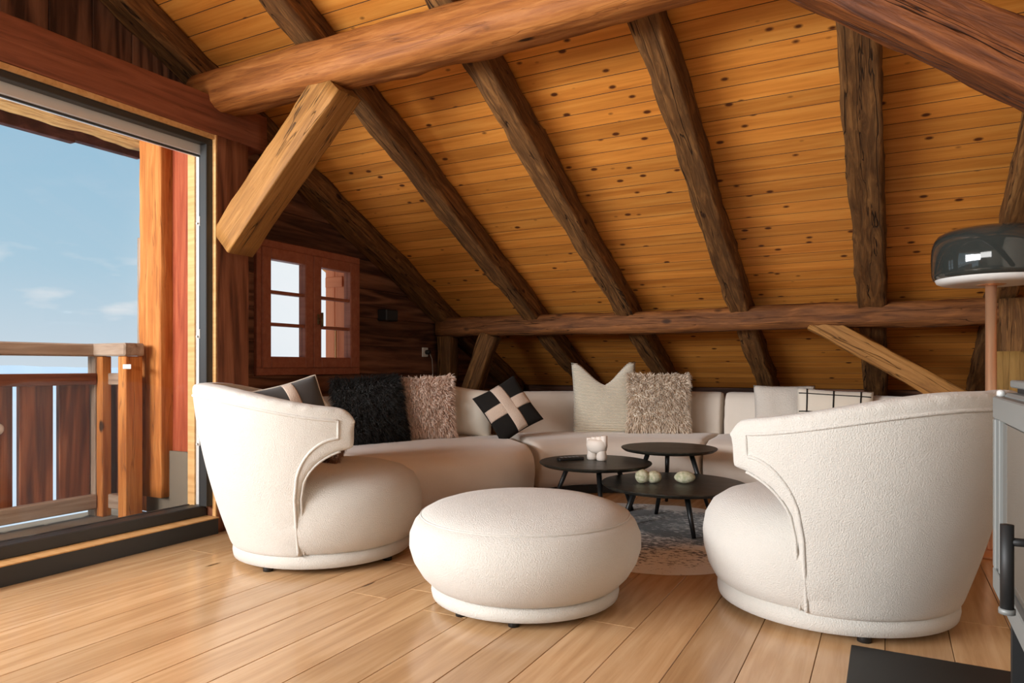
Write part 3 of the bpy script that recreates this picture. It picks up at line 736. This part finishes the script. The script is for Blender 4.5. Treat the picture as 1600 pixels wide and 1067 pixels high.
sofa_module([(-2.06, 4.25), (-1.88, 4.55), (-1.55, 4.76), (-1.15, 4.87)], [(-2.82, 4.92), (-2.42, 5.30), (-1.82, 5.62), (-1.15, 5.79)],
            'cream curved middle sofa module with a corduroy cushion under the low purlin')
sofa_module([(-1.13, 4.87), (-0.75, 4.87), (-0.40, 4.78), (-0.12, 4.60)], [(-1.12, 5.79), (-0.50, 5.74), (0.02, 5.52), (0.36, 5.20)],
            'cream curved sofa module with white cushions behind the stove-side armchair')

# --- cushions
def cushion_pts(w, h, t, n=22, k=0.07, chop=0.0):
    def P(a, b_, sgn):
        x = w / 2 * a * (1 - k * math.cos(b_ * PI / 2) * a * a); y = h / 2 * b_ * (1 - k * math.cos(a * PI / 2) * b_ * b_)
        if chop and b_ > 0: y -= chop * max(0, 1 - abs(a) * 1.25) ** 1.15 * b_ ** 2
        z = sgn * t / 2 * max(0.0, (1 - abs(a) ** 2.4) * (1 - abs(b_) ** 2.4)) ** 0.5
        if chop: z *= 1 - 0.35 * max(0, 1 - abs(a) * 2) * max(0, b_)
        z += 0.008 * noise.noise((a * 2.3 + w * 9, b_ * 2.3, sgn * 2 + t * 31))*(1-a*a)*(1-b_*b_)
        return Vector((x, y, z))
    return P
def cushion_mesh(w, h, t, n=22, **kw):
    P = cushion_pts(w, h, t, n, **kw); V = []; F = []; g = {}
    for sgn in (1, -1):
        for i in range(n + 1):
            for j in range(n + 1):
                edge = i in (0, n) or j in (0, n)
                if edge and sgn == -1: g[(i, j, -1)] = g[(i, j, 1)]; continue
                g[(i, j, sgn)] = len(V); V.append(P(-1 + 2 * i / n, -1 + 2 * j / n, sgn))
    for sgn in (1, -1):
        for i in range(n):
            for j in range(n):
                q = (g[(i, j, sgn)], g[(i + 1, j, sgn)], g[(i + 1, j + 1, sgn)], g[(i, j + 1, sgn)]); F.append(q if sgn > 0 else q[::-1])
    me = bpy.data.meshes.new('cover'); me.from_pydata(V, [], F); me.update()
    me.polygons.foreach_set('use_smooth', [True] * len(me.polygons)); return me
def lean(pos, az, tilt, roll=0.0):
    a, tl = math.radians(az), math.radians(tilt)
    n = Vector((math.cos(a) * math.cos(tl), math.sin(a) * math.cos(tl), math.sin(tl)))
    u = Vector((-math.cos(a) * math.sin(tl), -math.sin(a) * math.sin(tl), math.cos(tl)))
    r = u.cross(n); Mx = Matrix((r, u, n)).transposed().to_4x4()
    Mx.translation = Vector(pos); return Mx @ Matrix.Rotation(math.radians(roll), 4, 'Z')
def fur_mesh(w, h, t, count, length, width, seed, droop=0.5, **kw):
    P = cushion_pts(w, h, t, **kw); rg = random.Random(seed); V = []; F = []
    for _ in range(count):
        sgn = 1 if rg.random() < 0.62 else -1
        a, b_ = rg.uniform(-1, 1), rg.uniform(-1, 1)
        if rg.random() < 0.22:
            if rg.random() < 0.5: a = math.copysign(1 - rg.random() * 0.06, a)
            else: b_ = math.copysign(1 - rg.random() * 0.06, b_)
        p = P(a, b_, sgn); e = 0.02
        n = (P(min(1, a + e), b_, sgn) - P(max(-1, a - e), b_, sgn)).cross(P(a, min(1, b_ + e), sgn) - P(a, max(-1, b_ - e), sgn)) * sgn
        n = n.normalized() if n.length > 1e-9 else Vector((0, 0, sgn))
        out = Vector((p.x / w * 2, p.y / h * 2, 0)) * max(abs(a), abs(b_)) ** 6
        cl = Vector((noise.noise((p.x * 22, p.y * 22, seed)), noise.noise((p.x * 22, p.y * 22, seed + 9)), noise.noise((p.x * 22, p.y * 22, seed + 5))))
        d = (n * 0.8 + out * 0.8 + cl * 0.9 + Vector((rg.gauss(0, .3), rg.gauss(0, .3), rg.gauss(0, .2)))).normalized()
        g = Vector((0, -1, 0)); L = length * rg.uniform(.65, 1.2)
        m1 = p + d * L * .5; m2 = p + (d + g * droop).normalized() * L * 0.98 * (0.5 + 0.5) * 1.0
        sd = d.cross(Vector((rg.gauss(0, 1), rg.gauss(0, 1), rg.gauss(0, 1)))); sd = sd.normalized() * width * 0.5 if sd.length > 1e-6 else Vector((width, 0, 0))
        o = len(V); V += [p - n * .003 - sd, p - n * .003 + sd, m1 + sd * .85, m1 - sd * .85, m2]
        F += [(o, o + 1, o + 2, o + 3), (o + 3, o + 2, o + 4)]
    me = bpy.data.meshes.new('fur'); me.from_pydata(V, [], F); me.update()
    me.polygons.foreach_set('use_smooth', [True] * len(me.polygons)); return me
def cushion(mx, w, h, t, mat, label, fur=None, **kw):
    root = empty('cushion'); root.matrix_world = mx; tag(root, label, 'cushion')
    c = obj('cover', cushion_mesh(w, h, t, **kw), mat, root)
    if fur:
        fo = obj('fur', fur_mesh(w, h, t, *fur[:5], **kw), fur[5], root); fo['kind'] = 'stuff'
    return root
def furmat(name, c0, c1):
    m, nt, bs = mat_new(name); N = nt.nodes.new
    g = N('ShaderNodeNewGeometry'); mx = N('ShaderNodeMixRGB'); mx.inputs[1].default_value = (*c0, 1); mx.inputs[2].default_value = (*c1, 1)
    nt.links.new(g.outputs['Random Per Island'], mx.inputs[0]); nt.links.new(mx.outputs[0], bs.inputs[0])
    bs.inputs['Roughness'].default_value = 0.8; bs.inputs['Specular IOR Level'].default_value = 0.15; bs.inputs['Sheen Weight'].default_value = 0.2
    return m
M['fur_pink'] = furmat('pink_beige_fur', (0.72, 0.50, 0.38), (0.92, 0.76, 0.64))
M['fur_beige'] = furmat('beige_fur', (0.66, 0.52, 0.39), (0.90, 0.78, 0.64))
M['fur_black'] = furmat('black_fur', (0.006, 0.006, 0.006), (0.03, 0.028, 0.026))
M['fur_brown'] = furmat('brown_fur', (0.20, 0.10, 0.06), (0.38, 0.22, 0.14))
M['cream'] = fabric('cream_cotton', (0.80, 0.72, 0.60), None, 300, 0.2)
M['grey'] = fabric('charcoal_felt', (0.10, 0.095, 0.09), (0.06, 0.056, 0.055), 240, 0.3, 0.1)
M['blackc'] = fabric('black_cotton', (0.022, 0.019, 0.017), (0.012, 0.011, 0.010), 240, 0.3, 0.02)
M['pinkband'] = fabric('blush_fleece', (0.74, 0.58, 0.46), (0.60, 0.45, 0.35), 160, 0.8, 0.2, dist=0.008)
M['boucle'] = fabric('ivory_boucle', (0.80, 0.74, 0.66), (0.62, 0.56, 0.49), 120, 0.9, 0.2, dist=0.008)
# corduroy with fine ribs along local X
m = fabric('corduroy', (0.80, 0.73, 0.58), (0.70, 0.63, 0.49), 200, 0.2); nt = m.node_tree; N = nt.nodes.new
bsn = [n for n in nt.nodes if n.type == 'BSDF_PRINCIPLED'][0]
tc = N('ShaderNodeTexCoord'); wv = N('ShaderNodeTexWave'); wv.bands_direction = 'Y'; wv.inputs['Scale'].default_value = 26; wv.inputs['Distortion'].default_value = 0.6
nt.links.new(tc.outputs['Object'], wv.inputs[0])
bp = N('ShaderNodeBump'); bp.inputs['Strength'].default_value = 1.0; bp.inputs['Distance'].default_value = 0.006
nt.links.new(wv.outputs[1], bp.inputs['Height']); nt.links.new(bp.outputs[0], bsn.inputs['Normal'])
mxx = N('ShaderNodeMixRGB'); mxx.inputs[1].default_value = (0.70, 0.61, 0.45, 1); mxx.inputs[2].default_value = (0.90, 0.83, 0.68, 1)
nt.links.new(wv.outputs[1], mxx.inputs[0]); nt.links.new(mxx.outputs[0], bsn.inputs['Base Color'])
M['cord'] = m

def band(root, w, h, t, x0, y0, x1, y1, bw, mat, name='applique', off=0.004, sgn=1, **kw):
    """strip sewn on the cushion face from (x0,y0) to (x1,y1) in face parameters"""
    P = cushion_pts(w, h, t, **kw); n = 18; V = []; F = []
    d = Vector((x1 - x0, y1 - y0, 0)).normalized(); pn = Vector((-d.y, d.x, 0)) * bw / w
    for i in range(n + 1):
        c = Vector((x0, y0, 0)).lerp(Vector((x1, y1, 0)), i / n)
        for q, o in ((-1, .001), (-.8, off), (0, off), (.8, off), (1, .001)):
            a = c + pn * q; a.x = max(-1, min(1, a.x)); a.y = max(-1, min(1, a.y)); V.append(P(a.x, a.y, sgn) + Vector((0, 0, sgn * o)))
    for i in range(n):
        for j in range(4): F.append((i * 5 + j, (i + 1) * 5 + j, (i + 1) * 5 + j + 1, i * 5 + j + 1))
    me = bpy.data.meshes.new(name); me.from_pydata(V, [], F); me.update(); me.polygons.foreach_set('use_smooth', [True] * len(F))
    o = obj(name, me, mat, root); sm = o.modifiers.new('s', 'SOLIDIFY'); sm.thickness = 0.004; sm.offset = -1
    return o
def edge_piping(root, w, h, t, r, mat, **kw):
    P = cushion_pts(w, h, t, **kw); pts = []; n = 16
    for k in range(n): pts.append(P(-1 + 2 * k / n, -1, 1))
    for k in range(n): pts.append(P(1, -1 + 2 * k / n, 1))
    for k in range(n): pts.append(P(1 - 2 * k / n, 1, 1))
    for k in range(n + 1): pts.append(P(-1, 1 - 2 * k / n, 1))
    return MB().tube(pts, r, 6, False).build('piping', mat, root, True)

cushion(lean((-3.05, 3.70, 0.60), -25, 14, 3), 0.47, 0.42, 0.14, M['blackc'], 'black long-haired fur cushion beside the pink shaggy cushion', (12000, 0.06, 0.004, 3, 0.5, M['fur_black']))
cushion(lean((-2.91, 4.07, 0.605), -48, 12, 2), 0.47, 0.42, 0.13, M['pinkband'], 'blush pink shaggy cushion between black fur and cream cushions', (8500, 0.042, 0.0075, 5, 0.5, M['fur_pink']))
cushion(lean((-2.72, 4.42, 0.565), -56, 14, -8), 0.36, 0.36, 0.13, M['cream'], 'plain cream cotton cushion behind the black cross cushion', k=0.05)
xc = cushion(lean((-2.39, 4.41, 0.595), -52, 22, 30), 0.36, 0.39, 0.12, M['blackc'], 'black cushion with a blush fleece cross', k=0.06)
band(xc, .36, .39, .12, -0.98, 0.06, 0.98, 0.0, 0.082, M['pinkband'], k=0.06)
band(xc, .36, .39, .12, 0.05, -0.98, -0.02, 0.98, 0.082, M['pinkband'], off=0.007, k=0.06)
cushion(lean((-1.935, 5.135, 0.655), -64, 9, 1), 0.50, 0.56, 0.15, M['cord'], 'tall cream corduroy cushion with a chopped top', k=0.05, chop=0.2)
cushion(lean((-1.54, 5.235, 0.615), -66, 11, -1), 0.45, 0.43, 0.14, M['cream'], 'beige shaggy cushion overlapping the corduroy cushion', (8500, 0.042, 0.0075, 11, 0.5, M['fur_beige']))
cushion(lean((-0.66, 5.40, 0.575), -78, 12, 0), 0.42, 0.38, 0.14, M['boucle'], 'ivory boucle cushion on the sofa behind the stove-side armchair', k=0.04)
gc = cushion(lean((-0.33, 5.24, 0.555), -84, 12, -3), 0.48, 0.38, 0.13, M['cream'], 'cream cushion with a black grid pattern beside the ivory boucle cushion', k=0.05)
for q in (-0.72, -0.02, 0.68): band(gc, .48, .38, .13, q, -0.95, q, 0.97, 0.010, M['blackc'], 'grid_line', 0.004, k=0.05)
for q in (0.78, 0.1, -0.6): band(gc, .48, .38, .13, -0.95, q, 0.95, q, 0.010, M['blackc'], 'grid_line', 0.006, k=0.05)
gg = cushion(lean((-2.65, 2.61, 0.635), -25, 20, 14), 0.40, 0.38, 0.13, M['grey'], 'charcoal cushion with a blush stripe and pale piping in the tub armchair', k=0.06)
band(gg, .40, .38, .13, 0.12, -0.97, 0.12, 0.97, 0.055, M['pinkband'], k=0.06)
edge_piping(gg, .40, .38, .13, 0.004, M['cream'], k=0.06)
cushion(lean((-2.42, 2.60, 0.52), -100, 25, 0), 0.24, 0.17, 0.10, M['pinkband'], 'small brown shaggy cushion on the seat of the tub armchair', (5000, 0.026, 0.004, 21, 0.4, M['fur_brown']))

# --- nesting coffee tables
def table(loc, r, h, feet, label, rot):
    root = empty('coffee_table', (*loc, 0), math.radians(rot)); tag(root, label, 'table', 'nesting coffee tables')
    MB().lathe([(0.0, h - .026), (r - .045, h - .026), (r - .02, h - .021), (r - .004, h - .010), (r, h - .004), (r - .002, h - .0008), (r - .006, h), (0.0, h)], 72).build('table_top', M['tabletop'], root, False)
    for a, ri, ro in feet:
        a = math.radians(a); c = Vector((math.cos(a), math.sin(a), 0))
        MB().tube([c * ro + Vector((0, 0, 0.008)), c * ri + Vector((0, 0, h - .024))], 0.011, 10, True, 0.016).build('leg', M['black_metal'], root, True)
    MB().tube([Vector((math.cos(math.radians(a)), math.sin(math.radians(a)), 0)) * ri * .9 + Vector((0, 0, h - .03)) for a, ri, ro in feet] , 0.008, 6).build('brace_bar', M['black_metal'], root)
    return root
table((-1.543, 3.94), 0.334, 0.331, ((62, .17, .30), (180, .17, .30), (298, .17, .32)), 'round black coffee table with the fist vase and remote on it', 0)
table((-1.21, 4.342), 0.295, 0.394, ((-5, .14, .26), (109, .14, .26), (223, .14, .27)), 'tallest round black coffee table with an empty top, by the sofa', 0)
table((-1.064, 3.91), 0.40, 0.246, ((-55, .20, .31), (35, .2, .30), (125, .2, .30), (215, .22, .30)), 'lowest and widest round black coffee table with stones on it', 0)

# --- fist-shaped vase
m = plain('bisque_ceramic', (0.78, 0.69, 0.60), 0.6)
va = empty('fist_vase', (-1.56, 4.01, 0.331), math.radians(-15)); tag(va, 'cream ceramic fist-shaped vase with four open fingers on the coffee table', 'vase')
va.scale = (1.25, 1.25, 1.25)
bd = MB().lathe([(0.0, 0.034), (0.03, 0.036), (0.046, 0.048), (0.051, 0.07), (0.049, 0.09), (0.04, 0.1), (0.0, 0.101)], 32)
bo = bd.build('palm', m, va, True); bo.scale = (1.12, 0.8, 1)
for x in (-0.028, 0.028):
    MB().lathe([(0.019, 0.0), (0.024, 0.003), (0.026, 0.018), (0.022, 0.038), (0.024, 0.055)], 20).build('stub_leg', m, va, True, Matrix.Translation((x, 0, 0)))
for x, hh in ((-0.043, 0.104), (-0.0145, 0.110), (0.0145, 0.113), (0.043, 0.118)):
    MB().lathe([(0.012, 0.06), (0.0155, 0.075), (0.0158, hh), (0.0125, hh + .003), (0.0105, hh), (0.009, 0.075)], 18).build('finger_tube', m, va, True, Matrix.Translation((x, 0, 0)))

# --- remote control
rm = empty('remote_control', (-1.70, 3.93, 0.331), math.radians(52)); tag(rm, 'slim black remote control lying on the coffee table', 'remote')
MB().box(-0.085, 0.085, -0.022, 0.022, 0.0, 0.018, 0.004).build('housing', M['black'], rm)
for i in range(5):
    for j in range(3):
        MB().lathe([(0.005, 0.0), (0.005, 0.002), (0.0035, 0.003)], 8).build('button', plain('button_grey', (0.25, 0.25, 0.25), 0.5) if (i, j) == (0, 0) else bpy.data.materials['button_grey'], rm, False, Matrix.Translation((-0.06 + i * .027, -0.012 + j * .012, 0.0175)))

# --- stones
def stone(loc, s, seed, lobes, label):
    import bmesh
    m, nt, bs = mat_new('stone_%d' % seed); N = nt.nodes.new
    tc = N('ShaderNodeTexCoord'); n = N('ShaderNodeTexNoise'); n.inputs['Scale'].default_value = 60; n.inputs['Detail'].default_value = 5
    r = N('ShaderNodeValToRGB'); r.color_ramp.elements[0].color = (0.36, 0.37, 0.22, 1); r.color_ramp.elements[1].color = (0.62, 0.58, 0.42, 1)
    r.color_ramp.elements[0].position = .35; r.color_ramp.elements[1].position = .65
    nt.links.new(tc.outputs['Object'], n.inputs[0]); nt.links.new(n.outputs[0], r.inputs[0]); nt.links.new(r.outputs[0], bs.inputs[0]); bs.inputs['Roughness'].default_value = .8
    bm = bmesh.new()
    for c, rad in lobes:
        g = bmesh.ops.create_icosphere(bm, subdivisions=3, radius=1)
        for v in g['verts']:
            d = 1 + 0.06 * noise.noise(v.co * 1.6 + Vector((seed, 0, 0)))
            v.co = Vector((v.co.x * rad[0] * d + c[0], v.co.y * rad[1] * d + c[1], v.co.z * rad[2] * d + rad[2] * 0.97))
    me = bpy.data.meshes.new('stone'); bm.to_mesh(me); bm.free()
    o = obj('decor_stone', me, m, None, Matrix.Translation(loc) @ Matrix.Rotation(math.radians(28 + s), 4, 'Z'))
    if len(lobes) > 1: remesh(o, 0.004, 3)
    else: me.polygons.foreach_set('use_smooth', [True] * len(me.polygons))
    return tag(o, label, 'stone', 'decorative stones')
stone((-1.185, 3.83, 0.246), 0, 3, (((-.032, 0, 0), (.042, .04, .039)), ((.032, 0.005, 0), (.045, .038, .035))), 'pale green twin-lobed stone on the low black coffee table')
stone((-1.005, 3.93, 0.246), -6, 8, (((0, 0, 0), (.058, .042, .034)),), 'single egg-shaped pale stone on the low black coffee table')

# --- cowhide rug
m, nt, bs = mat_new('cowhide'); N = nt.nodes.new; Lk = nt.links.new
tc = N('ShaderNodeTexCoord'); mp = N('ShaderNodeMapping'); mp.inputs['Scale'].default_value = (1, 1.5, 1); mp.inputs['Rotation'].default_value = (0, 0, 0.5); Lk(tc.outputs['Object'], mp.inputs[0])
n1 = N('ShaderNodeTexNoise'); n1.inputs['Scale'].default_value = 2.6; n1.inputs['Detail'].default_value = 3; Lk(mp.outputs[0], n1.inputs[0])
n2 = N('ShaderNodeTexNoise'); n2.inputs['Scale'].default_value = 34; n2.inputs['Detail'].default_value = 5; n2.inputs['Roughness'].default_value = .7; Lk(mp.outputs[0], n2.inputs[0])
ad = N('ShaderNodeMath'); ad.operation = 'MULTIPLY_ADD'; ad.inputs[1].default_value = 0.9; Lk(n1.outputs[0], ad.inputs[0]); Lk(n2.outputs[0], ad.inputs[2])
vl = N('ShaderNodeVectorMath'); vl.operation = 'LENGTH'; Lk(tc.outputs['Object'], vl.inputs[0])
ed = N('ShaderNodeMapRange'); ed.inputs[1].default_value = 0.45; ed.inputs[2].default_value = 0.82; ed.inputs[3].default_value = 0.0; ed.inputs[4].default_value = 0.24; Lk(vl.outputs['Value'], ed.inputs[0])
a2 = N('ShaderNodeMath'); a2.operation = 'ADD'; Lk(ad.outputs[0], a2.inputs[0]); Lk(ed.outputs[0], a2.inputs[1])
mr_ = N('ShaderNodeMapRange'); mr_.inputs[1].default_value = 0.6; mr_.inputs[2].default_value = 1.4; Lk(a2.outputs[0], mr_.inputs[0]); a2 = mr_
rp = N('ShaderNodeValToRGB'); e = rp.color_ramp.elements; e[0].position = .40; e[0].color = (.03, .028, .027, 1); e[1].position = .58; e[1].color = (.78, .75, .71, 1)
k2 = e.new(.50); k2.color = (.30, .285, .27, 1)
Lk(a2.outputs[0], rp.inputs[0]); Lk(rp.outputs[0], bs.inputs[0]); bs.inputs['Roughness'].default_value = .8; bs.inputs['Sheen Weight'].default_value = .2
bp = N('ShaderNodeBump'); bp.inputs['Strength'].default_value = .5; bp.inputs['Distance'].default_value = .006; Lk(n2.outputs[0], bp.inputs['Height']); Lk(bp.outputs[0], bs.inputs['Normal'])
mb = MB(); V = [(0, 0, .006)]; F = []; n = 120
def rug_r(a): return 0.80 + 0.06 * math.cos(2 * a + 0.6) + 0.035 * math.sin(5 * a + 1.0) + 0.016 * noise.noise((math.cos(a) * 6, math.sin(a) * 6, 3))
for rr_ in (0.35, 0.7, 0.96, 1.0):
    for i in range(n):
        a = 2 * PI * i / n; r = rug_r(a) * rr_; V.append((r * math.cos(a), r * math.sin(a), (.006 + .003 * noise.noise((a * 3, rr_, 2))) if rr_ < 1 else 0.001))
for i in range(n): F.append((0, 1 + i, 1 + (i + 1) % n))
for q in range(3):
    for i in range(n): F.append((1 + q * n + i, 1 + (q + 1) * n + i, 1 + (q + 1) * n + (i + 1) % n, 1 + q * n + (i + 1) % n))
rug = mb.add(V, F).build('cowhide_rug', m, None, True); rug.location = (-1.22, 3.72, 0.001)
tag(rug, 'grey and white speckled cowhide rug under the coffee tables', 'rug')

# --- floor lamp
cop = plain('brushed_copper', (0.78, 0.46, 0.27), 0.35, metal=0.7)
smoke, nt, bs = mat_new('smoked_glass'); bs.inputs['Base Color'].default_value = (0.035, 0.04, 0.036, 1); bs.inputs['Roughness'].default_value = 0.06; bs.inputs['Coat Weight'].default_value = 0.5
bs.inputs['Specular IOR Level'].default_value = 0.6
lamp = empty('floor_lamp', (0.435, 4.07, 0)); tag(lamp, 'copper floor lamp with a smoked glass dome shade behind the armchair', 'lamp')
MB().lathe([(0.0, 0.0), (0.14, 0.0), (0.142, 0.008), (0.135, 0.016), (0.02, 0.02), (0.0, 0.02)], 48).build('base', cop, lamp, True)
MB().lathe([(0.021, 0.018), (0.0235, 0.03), (0.0235, 1.31), (0.0, 1.312)], 24).build('pole', cop, lamp, True)
MB().lathe([(0.0, 1.285), (0.05, 1.288), (0.075, 1.296), (0.0, 1.30)], 32).build('collar', cop, lamp, True)
sh = MB().lathe([(0.240, 1.322), (0.247, 1.345), (0.250, 1.42), (0.248, 1.47), (0.240, 1.505), (0.222, 1.533), (0.19, 1.552), (0.12, 1.562), (0.0, 1.565)], 64).build('shade', smoke, lamp, True)
MB().lathe([(0.0, 1.292), (0.16, 1.292), (0.205, 1.296), (0.226, 1.306), (0.233, 1.322), (0.231, 1.34), (0.0, 1.346)], 64).build('diffuser', plain('opal_glass', (0.82, 0.80, 0.76), 0.3), lamp, True)

# --- wood stove on its hearth plate
hp = MB().box(-0.105, 1.0, 0.9, 2.506, 0.0, 0.006, 0.002).build('hearth_plate', plain('black_steel_plate', (0.010, 0.010, 0.010), 0.5)); hp.location = (0, 0, 0.001)
tag(hp, 'flat black steel hearth plate on the oak floor under the stove', 'plate')
iron = plain('grey_cast_iron', (0.23, 0.24, 0.23), 0.5, metal=0.3)
dkiron = plain('dark_iron', (0.012, 0.012, 0.012), 0.55)
sv, nt, bs = mat_new('sooty_stove_glass'); bs.inputs['Base Color'].default_value = (0.10, 0.08, 0.06, 1); bs.inputs['Roughness'].default_value = 0.08
st = empty('wood_stove', (0.45, 1.78, 0.007)); tag(st, 'grey iron wood stove with a glass door and round bar handle', 'stove')
TI = Matrix.Translation((-0.45, -1.78, -0.007))
def inst(mbx, name, mat, sm=False, parent=None): return mbx.build(name, mat, parent or st, sm, TI if parent is None else Matrix.Identity(4))
pd = MB().box(0.262, 0.285, 2.05, 2.08, 0.007, 0.40).box(0.262, 0.66, 1.42, 1.45, 0.007, 0.40).box(0.285, 0.66, 2.05, 2.08, 0.007, 0.40).box(0.63, 0.66, 1.42, 2.08, 0.007, 0.40).box(0.262, 0.66, 1.42, 2.08, 0.007, 0.02)
inst(pd, 'log_stand', dkiron)
inst(MB().box(0.25, 0.68, 1.38, 2.10, 0.36, 0.835, 0.006), 'firebox', iron)
inst(MB().box(0.262, 0.70, 1.37, 2.09, 0.848, 0.866, 0.003), 'top_plate', iron)
inst(MB().box(0.275, 0.68, 1.39, 2.075, 0.835, 0.848), 'top_neck', dkiron)
df = MB().box(0.228, 0.25, 1.38, 2.10, 0.772, 0.826, .003).box(0.228, 0.25, 1.38, 2.10, 0.352, 0.405, .003).box(0.228, 0.25, 2.065, 2.10, 0.405, 0.772, .003).box(0.228, 0.25, 1.38, 1.43, 0.405, 0.772, .003)
dr = inst(df, 'stove_door', iron)
inst(MB().box(0.240, 0.249, 1.43, 2.03, 0.41, 0.765), 'door_glass', sv, False, dr)
inst(MB().box(0.232, 0.246, 2.022, 2.034, 0.405, 0.772, .002), 'inner_frame', iron, False, dr)
hh = MB().tube([(0.20, 1.633, 0.435), (0.20, 1.633, 0.597)], 0.0115, 16); inst(hh, 'handle', dkiron, True, dr)
inst(MB().tube([(0.20, 1.633, 0.565), (0.24, 1.633, 0.565)], 0.008, 10), 'handle_arm', dkiron, True, dr)
inst(MB().lathe([(0.0, 0), (0.014, 0), (0.014, 0.01), (0, 0.01)], 16, (0.20, 1.633, 0.427)), 'handle_cap', iron, True, dr)
inst(MB().lathe([(0.006, 0), (0.009, 0.002), (0.009, 0.012), (0.005, 0.016)], 14, (0.243, 2.085, 0.826)), 'hinge_pin', M['silver'], True, dr)
lg = beam('firewood_log', (0.275, 1.78, 0.075), (0.60, 1.80, 0.075), 0.10, 0.10, wood('firewood', (0.26, 0.13, 0.08), (0.42, 0.25, 0.17), (0.55, 0.36, 0.26), rough=0.9, bump=0.8), rough=0.008, rnd=0.8)
tag(lg, 'pinkish split firewood log in the stand under the stove', 'log')

# --- small things on the gable wall
sp = empty('wall_speaker', (-3.53, 4.44, 1.30)); tag(sp, 'small black box mounted on the plank wall beside the window', 'speaker')
MB().box(0.0, 0.09, -0.075, 0.075, -0.045, 0.045, 0.006).build('housing', M['black'], sp)
MB().box(0.09, 0.094, -0.066, 0.066, -0.037, 0.037, 0.002).build('grille', plain('black_mesh', (0.02, 0.02, 0.02), 0.9), sp)
so = empty('wall_socket', (-3.53, 5.0, 1.02)); tag(so, 'white wall socket with a black plug low on the plank wall', 'socket')
MB().box(0.0, 0.012, -0.04, 0.04, -0.04, 0.04, 0.003).build('plate', plain('socket_white', (0.75, 0.72, 0.66), 0.4), so)
MB().tube([(0.012, 0.01, 0), (0.05, 0.01, 0)], 0.02, 14).build('plug', M['black'], so, True)
cd = MB().tube([(-3.485, 5.01, 1.015), (-3.47, 5.03, 0.96), (-3.475, 5.05, 0.8), (-3.48, 5.06, 0.5), (-3.48, 5.06, 0.01)], 0.004, 6).build('power_cord', plain('grey_cord', (0.3, 0.27, 0.23), 0.6), None, True)
tag(cd, 'thin power cord hanging from the wall socket', 'cord')
